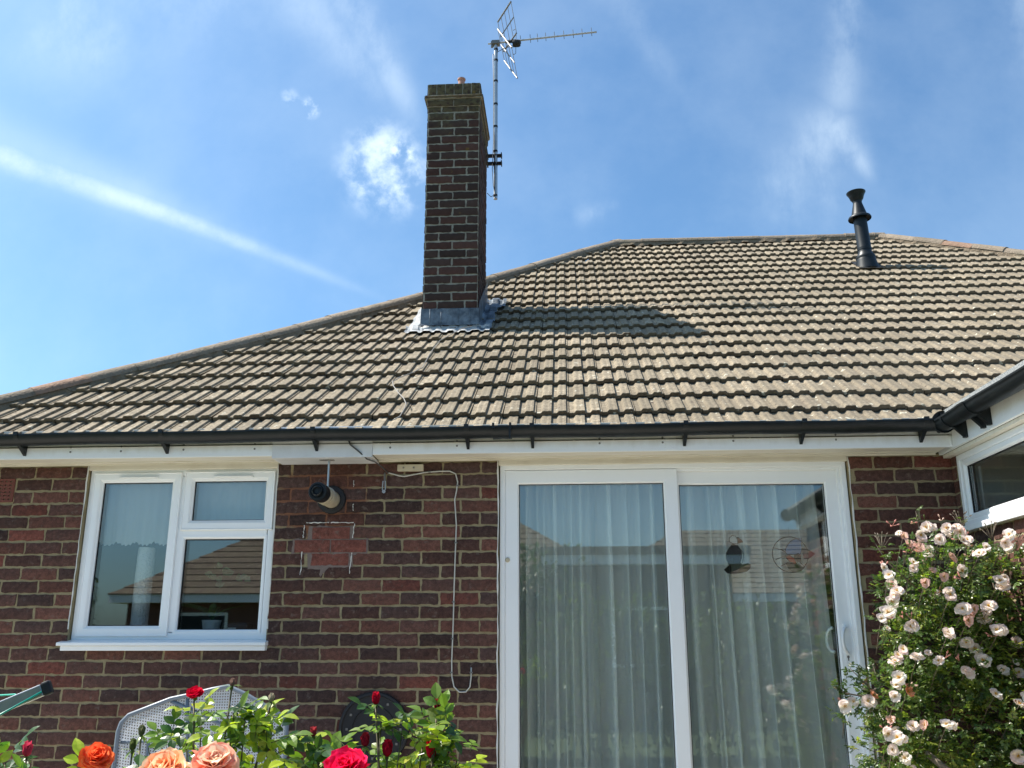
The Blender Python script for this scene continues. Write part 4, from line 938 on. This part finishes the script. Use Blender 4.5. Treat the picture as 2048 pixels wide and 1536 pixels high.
def big_rose(name,parent,o,ax,Rr,ca,cb,seed,full=1.,shape='full',rim_=None):
    rim_=rim_ or cb; rnd=random.Random(seed); mb=MB(); ax=Vector(ax).normalized(); o=Vector(o)-ax*Rr*.55
    lay=[(3,6,2,.75,.5),(4,14,12,.82,.75),(5,26,30,.92,.95),(6,42,58,1.,1.1),(6,60,88,1.05,1.25),(5,78,112,1.05,1.3)] if shape=='full' else [(3,2,-8,.9,.6),(3,6,-4,1.,.8),(4,12,4,1.05,1.0),(4,22,26,1.0,1.1)]
    n=0
    for li,(k,p0,p1,lf,wf) in enumerate(lay):
        for i in range(k):
            g_=rnd.random(); petal(mb,o,ax,2*PI*i/k+li*1.1+rnd.uniform(-.35,.35),R(p0*full),R(p1*full+rnd.uniform(-10,12)),Rr*lf*rnd.uniform(.92,1.08),Rr*wf,.35+rnd.uniform(-.2,.15),tuple(x*rnd.uniform(.85,1.1) for x in ca),tuple(min(1,cb[q]*(1-g_)+rim_[q]*g_) for q in range(3)),rnd,.085)
    ob=mb.build(name,M_petal,None,smooth=True); under(ob,parent)
    mb=MB(); sepals(mb,o,ax,Rr*.6,rnd); mb.lathe(o-ax*.008,ax,[(-.006,.003),(.0,.006),(.008,.005)],8,(.10,.16,.05)); s=mb.build('sepal',M_leaf,None,smooth=True); s.parent=ob
    return ob
def bud(parent,o,ax,L,c,seed,name='rose_bud',open_=0.,green=.5):
    rnd=random.Random(seed); mb=MB(); ax=Vector(ax).normalized(); o=Vector(o)-ax*L*.5; r=L*.30
    mb.lathe(o,ax,[(0,r*.35),(L*.12,r*.8),(L*.32,r*1.0),(L*.55,r*.86),(L*.8,r*.45),(L*1.0,r*.06)],10,c)
    for i in range(4): petal(mb,o,ax,i*1.57+rnd.random(),R(18),R(2+open_*30),L*.98,L*.5,.8,c,tuple(x*1.25 for x in c),rnd)
    ob=mb.build(name,M_petal,None,smooth=True); under(ob,parent)
    mb=MB(); sepals(mb,o,ax,L*.75*green+.006,rnd); mb.lathe(o,ax,[(-.009,.0025),(-.005,.0045),(0,.0045),(.004,.003)],8,(.10,.15,.05)); s=mb.build('sepal',M_leaf,None,smooth=True); s.parent=ob
    return ob
def rose_leaf(mb,p,d,up,L,c,rnd,n=5):
    """compound leaf of n leaflets"""
    d=d.normalized(); s=d.cross(up).normalized(); u=s.cross(d)
    st=L*1.0
    mb.tube([p,p+d*st*.5-u*.02*L,p+d*st],[.0012,.001,.0007],4,(.10,.11,.03))
    k=(n-1)//2
    for i in range(k):
        q=p+d*(st*(.38+.42*i/max(1,k-1) if k>1 else .5))
        for sg in (-1,1): leaflet(mb,q,(s*sg*.95+d*.55+u*rnd.uniform(-.25,.25)).normalized(),u,L*.62*rnd.uniform(.85,1.1),L*.40,tuple(x*rnd.uniform(.85,1.15) for x in c),rnd.uniform(.1,.4),rnd.uniform(.05,.35))
    leaflet(mb,p+d*st,(d+u*rnd.uniform(-.25,.15)).normalized(),u,L*.74,L*.46,c,rnd.uniform(.1,.4),rnd.uniform(.05,.35))
def rdir(rnd,zmin=-.4):
    while True:
        v=Vector((rnd.uniform(-1,1),rnd.uniform(-1,1),rnd.uniform(zmin,1)))
        if .1<v.length<1: return v.normalized()
YG=(.36,.43,.05); MG=(.15,.23,.04); DG=(.05,.10,.03)
def bush(name,label,base,tips,clumps,seed,young=.5):
    rnd=random.Random(seed); t=empty(name,label,'rose bush',base,None); base=Vector(base)
    sm=MB(); fm=MB()
    hub=base+Vector((0,0,.55))
    sm.tube([base,base+Vector((.01,.0,.3)),hub],[.014,.011,.009],8)
    def cane(tip,r=.0028):
        tip=Vector(tip); m1=hub.lerp(tip,.5)+Vector((rnd.uniform(-.03,.03),rnd.uniform(-.03,.03),-.02)); pts=[hub,m1,hub.lerp(tip,.8)+Vector((rnd.uniform(-.012,.012),rnd.uniform(-.01,.01),-.012)),tip]
        sm.tube(pts,[.006,.004,r,r*.8],6); return pts
    for tp in tips:
        pts=cane(tp)
        for k in range(4):
            f=rnd.uniform(.45,.9); p=pts[1].lerp(pts[2],(f-.45)*2) if f<.7 else pts[2].lerp(pts[3],(f-.7)*1.6)
            c=YG if rnd.random()<young else MG
            rose_leaf(fm,p,rdir(rnd,-.1),Vector((0,-.2,1)),rnd.uniform(.045,.06),c,rnd)
    for (x,y,z,r_,n_) in clumps:
        cane((x,y,z),.002)
        for k in range(n_):
            p=Vector((x,y,z))+rdir(rnd,-1)*r_*rnd.random()**.5; f=rnd.random()
            c=YG if f<young*.6 else (MG if f<.75 else DG)
            rose_leaf(fm,p,rdir(rnd,-.5),Vector((rnd.uniform(-.4,.4),-.4,1)),rnd.uniform(.04,.062),c,rnd)
    under(sm.build('stem',M_stem,None,smooth=True),t); under(fm.build('foliage',M_leaf,None,smooth=False),t); return t
UPV=Vector((-.1,-.75,.65))
b1=bush('rose_bush','coral orange rose bloom and a pink bud on leafy stems at the lower left corner',(2.0,-3.3,0),[(2.125,-3.3,1.145),(1.801,-3.0,1.13),(1.9,-3.05,1.07)],
  [(1.75,-3.0,1.125,.035,3),(1.84,-3.05,1.08,.045,4),(1.72,-3.0,1.09,.04,4),(2.19,-3.25,1.11,.035,4),(2.05,-3.2,1.06,.05,5)],1,.45)
big_rose('rose_flower',b1,(2.125,-3.3,1.172),(.35,-.55,.6),.031,(1.0,.25,.04),(1.0,.13,.04),1,rim_=(1.0,.26,.10))
bud(b1,(1.801,-3.0,1.152),(.05,-.1,1),.036,(.55,.05,.10),2,open_=.3)
b2=bush('rose_bush','pair of ruffled peach and pink rose blooms in front of the grey chair',(2.2,-3.35,0),[(2.265,-3.3,1.13),(2.375,-3.3,1.14),(2.079,-3.0,1.18),(2.061,-3.0,1.145)],
  [(2.18,-3.1,1.10,.05,5),(2.32,-3.1,1.10,.05,6)],2,.4)
big_rose('rose_flower',b2,(2.262,-3.3,1.150),(-.1,-.62,.7),.050,(1.0,.42,.06),(1.0,.50,.28),3,rim_=(1.0,.95,.72))
big_rose('rose_flower',b2,(2.375,-3.3,1.168),(.25,-.55,.7),.044,(1.0,.26,.10),(1.0,.48,.34),4,rim_=(1.0,.92,.72))
bud(b2,(2.079,-3.0,1.195),(0,0,1),.026,(.16,.17,.09),5,green=1.); bud(b2,(2.061,-3.0,1.163),(0,0,1),.028,(.12,.15,.05),6,green=1.)
b3=bush('rose_bush','tall rose with a small crimson bloom and yellow green young leaves before the chair',(2.3,-3.05,0),[(2.201,-3.0,1.262),(2.292,-3.0,1.297),(2.391,-3.0,1.258),(2.393,-3.0,1.135)],
  [(2.215,-2.98,1.215,.035,5),(2.30,-3.0,1.235,.03,5),(2.33,-3.0,1.225,.03,4),(2.19,-3.0,1.17,.05,9),(2.29,-2.98,1.17,.05,9),(2.38,-3.0,1.20,.035,6),(2.40,-3.02,1.17,.04,7),(2.13,-3.0,1.17,.035,5),(2.34,-2.95,1.13,.06,9),(2.43,-3.0,1.13,.05,7),(2.25,-2.95,1.11,.06,8),(2.47,-3.0,1.12,.04,6)],3,.62)
big_rose('rose_flower',b3,(2.201,-3.0,1.283),(.1,-.5,.85),.020,(.5,.0,.02),(.78,.008,.05),5,.8)
bud(b3,(2.292,-3.0,1.305),(.05,0,1),.020,(.28,.17,.13),7,green=1.3); bud(b3,(2.391,-3.0,1.27),(.1,0,1),.022,(.42,.36,.26),8,green=1.3); bud(b3,(2.393,-3.0,1.15),(-.05,0,1),.032,(.30,.01,.03),9)
b4=bush('rose_bush','rose with one large crimson bloom and several pointed red buds before the black plaque',(2.68,-3.1,0),[(2.647,-3.3,1.13),(2.645,-3.0,1.25),(2.793,-3.0,1.235),(2.498,-3.0,1.18),(2.623,-3.0,1.155),(2.677,-3.0,1.135),(2.781,-3.0,1.13)],
  [(2.66,-3.0,1.215,.03,4),(2.65,-2.98,1.20,.035,4),(2.71,-3.0,1.195,.035,5),(2.80,-3.0,1.20,.035,6),(2.83,-3.0,1.175,.035,5),(2.76,-3.0,1.16,.05,7),(2.80,-3.0,1.12,.05,8),(2.70,-2.95,1.12,.05,7),(2.54,-3.0,1.14,.05,8),(2.49,-3.0,1.10,.05,7),(2.60,-2.95,1.11,.05,6),(2.84,-2.98,1.13,.04,6)],4,.5)
big_rose('rose_flower',b4,(2.647,-3.3,1.160),(.0,-.62,.75),.043,(.75,.0,.04),(.92,.006,.08),6,1.0,rim_=(.95,.03,.15))
for (x,z,L_,c_,s__,op) in [(2.645,1.27,.031,(.48,.008,.03),10,.3),(2.793,1.256,.027,(.33,.012,.035),11,.1),(2.498,1.194,.024,(.42,.05,.06),12,.6),(2.623,1.177,.033,(.33,.015,.035),13,.1),(2.677,1.159,.040,(.42,.008,.03),14,.3),(2.781,1.156,.040,(.70,.008,.04),15,.6)]:
    bud(b4,(x,-3.0,z),(.05*(s__%3-1),-.1,1),L_,c_,s__,open_=op,green=.7)
# climbing rose against the corner
cr=empty('climbing_rose','large climbing rose with pale pink and white single flowers filling the wall corner','climbing rose',(5.05,-.35,0))
BL=[((5.05,-.50,1.70),(.30,.30,.16)),((5.32,-.55,1.62),(.30,.34,.26)),((4.80,-.52,1.62),(.17,.28,.13)),((5.0,-.5,1.38),(.36,.34,.28)),((5.3,-.6,1.2),(.34,.38,.4)),((4.68,-.52,1.14),(.20,.26,.17)),((5.05,-.55,1.0),(.42,.36,.32)),((4.62,-.55,.86),(.17,.28,.2)),((4.95,-.55,.68),(.45,.36,.3)),((5.3,-.6,.7),(.35,.4,.35)),((4.80,-.5,1.38),(.14,.26,.16))]
rnd=random.Random(77); fm=MB(); sm=MB()
CFL=[(4.819,-.768,1.928),(4.763,-.829,1.88),(4.695,-.794,1.881),(4.697,-.841,1.835),(4.742,-.845,1.818),(4.827,-.733,1.82),(4.947,-.723,1.903),(4.826,-.887,1.857),(4.91,-.772,1.919),(4.97,-.767,1.902),(4.918,-.919,1.845),(4.895,-.814,1.776),(4.998,-.887,1.792),(5.176,-.815,1.883),(5.136,-.848,1.843),(4.962,-.75,1.724),(4.84,-.847,1.69),(4.733,-.894,1.659),(4.714,-.825,1.756),(5.078,-.868,1.667),(5.092,-.854,1.641),(4.633,-.733,1.658),(4.602,-.872,1.61),(4.594,-.838,1.577),(4.615,-.78,1.703),(4.829,-.726,1.617),(4.839,-.893,1.605),(4.58,-.815,1.531),(4.53,-.864,1.502),(4.888,-.896,1.543),(4.951,-.863,1.54),(4.897,-.904,1.493),(5.014,-.799,1.499),(5.011,-.88,1.554),(4.682,-.809,1.468),(4.8,-.907,1.432),(5.036,-.896,1.451),(5.167,-.739,1.398),(4.978,-.747,1.363),(4.604,-.763,1.309),(4.57,-.913,1.342),(4.689,-.807,1.329),(4.774,-.845,1.315),(4.994,-.78,1.317),(4.893,-.821,1.273),(5.069,-.797,1.276),(5.14,-.79,1.265),(4.592,-.837,1.243),(4.616,-.837,1.187),(4.539,-.901,1.168),(4.506,-.7,1.161),(4.483,-.7,1.134),(4.374,-.7,1.114),(4.995,-.856,1.174),(5.072,-.906,1.136),(4.664,-.891,1.047),(4.744,-.918,1.05),(4.619,-.854,1.037),(4.559,-.753,1.051),(4.494,-.892,1.011),(4.531,-.913,.995),(4.507,-.901,.947),(4.577,-.834,.904),(5.052,-.863,.918)]
for ci,(c_,r_) in enumerate(BL):
    vol=r_[0]*r_[1]*r_[2]; n_=int(15500*vol**.75)
    for k in range(n_):
        d_=rdir(rnd,-1); rr=rnd.random()**.22
        p=Vector((c_[0]+d_.x*r_[0]*rr,c_[1]+d_.y*r_[1]*rr,c_[2]+d_.z*r_[2]*rr))
        if noise.noise(p*7)<-.30 or p.y>-.03 or p.x>5.26: continue
        f=rnd.random(); yl=noise.noise(p*3.1+Vector((9,0,0))); c=(.27,.32,.07) if f<.14+max(0,yl)*.7 else ((.135,.19,.055) if f<.65 else (.065,.11,.035))
        rose_leaf(fm,p,(d_+rdir(rnd,-1)*.9),Vector((rnd.uniform(-.5,.2),-.3,1)),rnd.uniform(.022,.036),c,rnd)
for p_ in CFL:      # leaves and a spur near each flower
    p=Vector(p_)
    for k in range(6): rose_leaf(fm,p+Vector((rnd.uniform(-.05,.05),rnd.uniform(.01,.10),rnd.uniform(-.07,.0))),rdir(rnd,-.6),Vector((-.2,-.3,1)),rnd.uniform(.022,.034),(.08,.13,.035),rnd)
    q=p+Vector((.06*(5.0-p.x),.22,-.16)); sm.tube([q,q.lerp(p,.5)+Vector((0,0,.01)),p+Vector((0,.006,-.004))],[.0022,.0018,.0012],5)
for pts in [[(5.1,-.3,0),(5.0,-.35,.6),(4.95,-.45,1.2),(5.0,-.5,1.75)],[(5.15,-.3,0),(5.2,-.5,.7),(5.2,-.6,1.3),(5.15,-.6,1.8)],[(5.05,-.3,0),(4.8,-.45,.6),(4.65,-.5,1.0),(4.55,-.6,1.3)],[(5.0,-.4,.9),(4.7,-.55,1.08),(4.5,-.65,1.15),(4.38,-.68,1.17),(4.33,-.68,1.20)],[(4.6,-.6,1.1),(4.5,-.66,1.2),(4.42,-.68,1.28)],[(4.9,-.5,1.6),(4.85,-.6,1.85),(4.82,-.65,2.02)],[(4.85,-.6,1.6),(4.65,-.65,1.78),(4.6,-.68,1.86)],[(5.0,-.6,1.6),(5.02,-.7,1.85),(5.0,-.72,1.97)]]:
    sm.tube(pts,[.012 if pts[0][2]<.1 else .004]+[.004]*(len(pts)-2)+[.0014],6)
    a,b=Vector(pts[-2]),Vector(pts[-1])
    for k in range(7): rose_leaf(fm,a.lerp(b,k/6.),rdir(rnd,-.2),Vector((0,-.4,1)),rnd.uniform(.024,.036),(.10,.14,.04) if pts[-1][2]>1.5 else (.05,.08,.03),rnd)
for x,z in ((4.35,1.2),(4.4,1.15),(4.45,1.2),(4.48,1.27),(4.42,1.08),(4.52,1.16),(4.4,1.24),(4.56,1.2),(4.38,1.05),(4.5,1.1)):
    for k in range(3): rose_leaf(fm,Vector((x,-.68,z)),rdir(rnd,-1),Vector((0,-.5,1)),rnd.uniform(.022,.034),(.05,.085,.03),rnd)
for p_ in CFL[::2]:
    for q in range(2):
        bm_=MB(); b_=Vector(p_)+Vector((rnd.uniform(-.06,.06),rnd.uniform(-.02,.06),rnd.uniform(-.03,.07))); tone=rnd.choice(((.75,.40,.34),(.80,.62,.52),(.35,.20,.12),(.16,.20,.07)))
        for k in range(rnd.choice((2,3,4))):
            d_=rdir(rnd,.1); e=b_+d_*.022; bm_.tube([b_,e,e+d_*.006,e+d_*.015],[.0009,.0012,.0044,.0012],6,tone)
        under(bm_.build('bud_spray',M_petal,None,smooth=True),cr)
# dry bud sprays at the top
for x,y,z in ((5.0,-.72,1.96),(5.12,-.75,1.90),(4.62,-.7,1.86),(5.2,-.8,1.84)):
    for k in range(9):
        d_=rdir(rnd,.2); e=Vector((x,y,z))+d_*.045; sm.tube([(x,y,z-.03),e],[.0012,.0009],4); sm.tube([e,e+d_*.008,e+d_*.016],[.0012,.0032,.001],5)
under(sm.build('stem',M_bark,None,smooth=True),cr); under(fm.build('foliage',M_leaf,None),cr)
mb=MB(); mb.tube([(4.70,-.75,.92),(4.78,-.8,.84),(4.86,-.85,.70),(4.9,-.85,.0)],[.014,.017,.018,.02],10); under(mb.build('support_stake',M_bark,None,smooth=True),cr)
def single_flower(seed,ca,cb,Rr=.036,n=6,op=70):
    rnd=random.Random(seed); mb=MB(); ax=Vector((0,0,1))
    for li,k in ((0,n),(1,max(0,n-3))):
        for i in range(k): petal(mb,Vector((0,0,.0)),ax,2*PI*i/k+li*.5+rnd.uniform(-.25,.25),R(op-li*24+rnd.uniform(-10,10)),R(op+16-li*25+rnd.uniform(-30,26)),Rr*rnd.uniform(.85,1.12)*(1-li*.12),Rr*rnd.uniform(.78,.95),rnd.uniform(-.05,.25),ca,tuple(x*rnd.uniform(.93,1.03) for x in cb),rnd,.10)
    for k in range(12):
        a=rnd.uniform(0,6.28); r_=Rr*.14*rnd.random()+.001; mb.tube([(0,0,0),(r_*math.cos(a)*1.4,r_*math.sin(a)*1.4,Rr*.3)],[.0006,.0014],4,(.75,.48,.08))
    me=mb.build('rose_flower',M_petal,None,smooth=True); return me
protos=[single_flower(1,(.95,.84,.66),(.93,.81,.79)),single_flower(2,(.95,.86,.66),(.93,.86,.85),.038,5),single_flower(3,(.9,.7,.4),(.88,.60,.55),.033,6,55),single_flower(4,(.9,.75,.5),(.92,.80,.78),.036,7,80),single_flower(5,(.95,.6,.25),(.90,.40,.28),.030,5,60)]
rnd=random.Random(6)
used=set()
CF2=[(i,p) for i,p in enumerate(CFL)]
for i in range(0,64,2):
    p=CFL[i]; CF2.append((200+i,(p[0]+rnd.uniform(-.05,.05),p[1]+rnd.uniform(-.015,.03),p[2]+rnd.uniform(-.045,.045))))
for i,p in CF2:
    k=4 if i in (48,50) else (2 if i in(2,3,4,11,16,17,30,31,55,58,204,216,230) else rnd.choice((0,1,1,3,0)))
    src=protos[k]
    o=src if k not in used else src.copy()
    if k in used: col.objects.link(o)
    used.add(k)
    d_=Vector((rnd.uniform(-.7,.35),rnd.uniform(-1,-.35),rnd.uniform(-.1,.8))).normalized()
    o.location=Vector(p)-Vector(cr.location); o.rotation_euler=d_.to_track_quat('Z','Y').to_euler(); s=rnd.uniform(.75,1.05) if i<200 else rnd.uniform(.5,.85); o.scale=(s*rnd.uniform(.8,1.1),s,s*rnd.uniform(.7,1.3)); o.parent=cr
    o['group']='pale flowers of the climbing rose'
# ---------------------------------------------------------------- what stands behind the camera (seen in the glass)
def crown(t,blobs,n,cols,L,seed,name='crown'):
    rnd=random.Random(seed); fm=MB(); tot=sum(b[1][0]*b[1][1]*b[1][2] for b in blobs)
    for c_,r_ in blobs:
        for k in range(int(n*(r_[0]*r_[1]*r_[2])/tot)):
            d_=rdir(rnd,-1); rr=rnd.random()**.3; p=Vector((c_[0]+d_.x*r_[0]*rr,c_[1]+d_.y*r_[1]*rr,c_[2]+d_.z*r_[2]*rr))
            if noise.noise(p*3)<-.25: continue
            c=rnd.choice(cols); l=L*rnd.uniform(.7,1.3); leaflet(fm,p,(d_+rdir(rnd,-1)),Vector((0,0,1)),l,l*.6,c)
    o=fm.build(name,M_leaf,None); under(o,t); return o
t=empty('garden_tree','round leafy tree behind the garden mirrored in the left door pane','tree',(2.5,-11,0))
crown(t,[((2.4,-11,2.45),(.9,.8,.65)),((3.0,-11,2.5),(.6,.6,.6)),((1.9,-11,2.2),(.6,.6,.6)),((2.4,-11,1.5),(1.2,.8,.9))],4200,[(.04,.08,.02),(.07,.12,.03),(.03,.06,.02)],.11,1)
mb=MB(); mb.tube([(2.5,-11,0),(2.5,-11,1.2),(2.4,-11,2.3)],[.09,.07,.03],10); under(mb.build('trunk',M_bark,None),t)
for i,(x,y,h,w2,lab) in enumerate([(1.7,-6.5,1.9,1.0,'left low leafy shrub mirrored beside the door frame'),(3.5,-6.6,2.15,1.05,'middle leafy shrub mirrored in the left door pane'),(5.2,-6.5,2.05,1.1,'tall leafy shrub mirrored in the right door pane'),(6.9,-6.6,2.2,1.1,'shrub mirrored at the right side of the patio door'),(-5.9,-10.0,3.1,1.1,'dark bushy shrub mirrored in the tall casement')]):
    t=empty('garden_shrub',lab,'shrub',(x,y,0),'shrubs across the lawn')
    crown(t,[((x,y,h*.34),(w2*1.15,.6,h*.36)),((x-.3,y,h*.8),(w2*.5,.4,h*.2)),((x+.4,y,h*.7),(w2*.6,.4,h*.26)),((x,y,h*.6),(w2,.5,h*.3))],5600,[(.07,.10,.03),(.14,.18,.05),(.04,.06,.025),(.10,.13,.04)],.075,10+i,'foliage')
    mb=MB(); mb.tube([(x,y,0),(x,y,h*.6)],[.04,.02],8); under(mb.build('stem',M_bark,None),t)
def plain_house(name,label,cat,x0,x1,y0,y1,ez,rz,colr,hip=True,flat=False):
    t=empty(name,label,cat,((x0+x1)/2,(y0+y1)/2,0))
    mb=MB(); mb.box(x0+.3,x1-.3,y0+.3,y1-.3,0,ez-.02,colr); under(mb.build('wall',M_brick,None),t)
    mb=MB(); mb.box(x0+.02,x1-.02,y0+.02,y1-.02,ez-.16,ez); under(mb.build('fascia',M_upvc,None),t)
    mb=MB()
    if flat: mb.box(x0,x1,y0,y1,ez,ez+.14,(.06,.06,.06))
    else:
        ym=(y0+y1)/2; h=(y1-y0)/2; 
        A=[(x0,y0,ez),(x1,y0,ez),(x1,y1,ez),(x0,y1,ez),(x0+h,ym,rz),(x1-h,ym,rz)]
        n=14
        for s in range(n):      # courses as small steps
            f0,f1=s/n,(s+1)/n
            def L_(f,dz): return [(x0+h*f,y0+h*f,ez+(rz-ez)*f+dz),(x1-h*f,y0+h*f,ez+(rz-ez)*f+dz),(x1-h*f,y1-h*f,ez+(rz-ez)*f+dz),(x0+h*f,y1-h*f,ez+(rz-ez)*f+dz)]
            k=random.Random(s).uniform(.85,1.1); mb.rings([L_(f0,0),L_(f0,.022),L_(f1,.0)],(.15*k,.115*k,.09*k))
    under(mb.build('roof',M_tile,None),t)
    mb=MB(); mb.box(x0+1.2,x0+2.4,y1-.31,y1-.285,1.0,2.0); under(mb.build('window_frame',M_upvc,None),t)
    mb=MB(); mb.box(x0+1.26,x0+2.34,y1-.285,y1-.28,1.06,1.94); under(mb.build('window_pane',M_black,None),t)
    return t
plain_house('opposite_bungalow','low hipped roof bungalow across the garden mirrored in the side window','house',-6.2,4.6,-19,-13,2.35,4.3,(.16,.08,.06))
plain_house('neighbour_bungalow','brown roofed bungalow mirrored in the right patio door pane','house',3.0,11.5,-20.0,-14.5,2.4,4.05,(.14,.07,.06))
plain_house('flat_roof_garage','flat roofed garage with white fascia mirrored in the patio door','garage',2.6,6.2,-13.5,-10.6,2.86,3,(.13,.10,.09),flat=True)
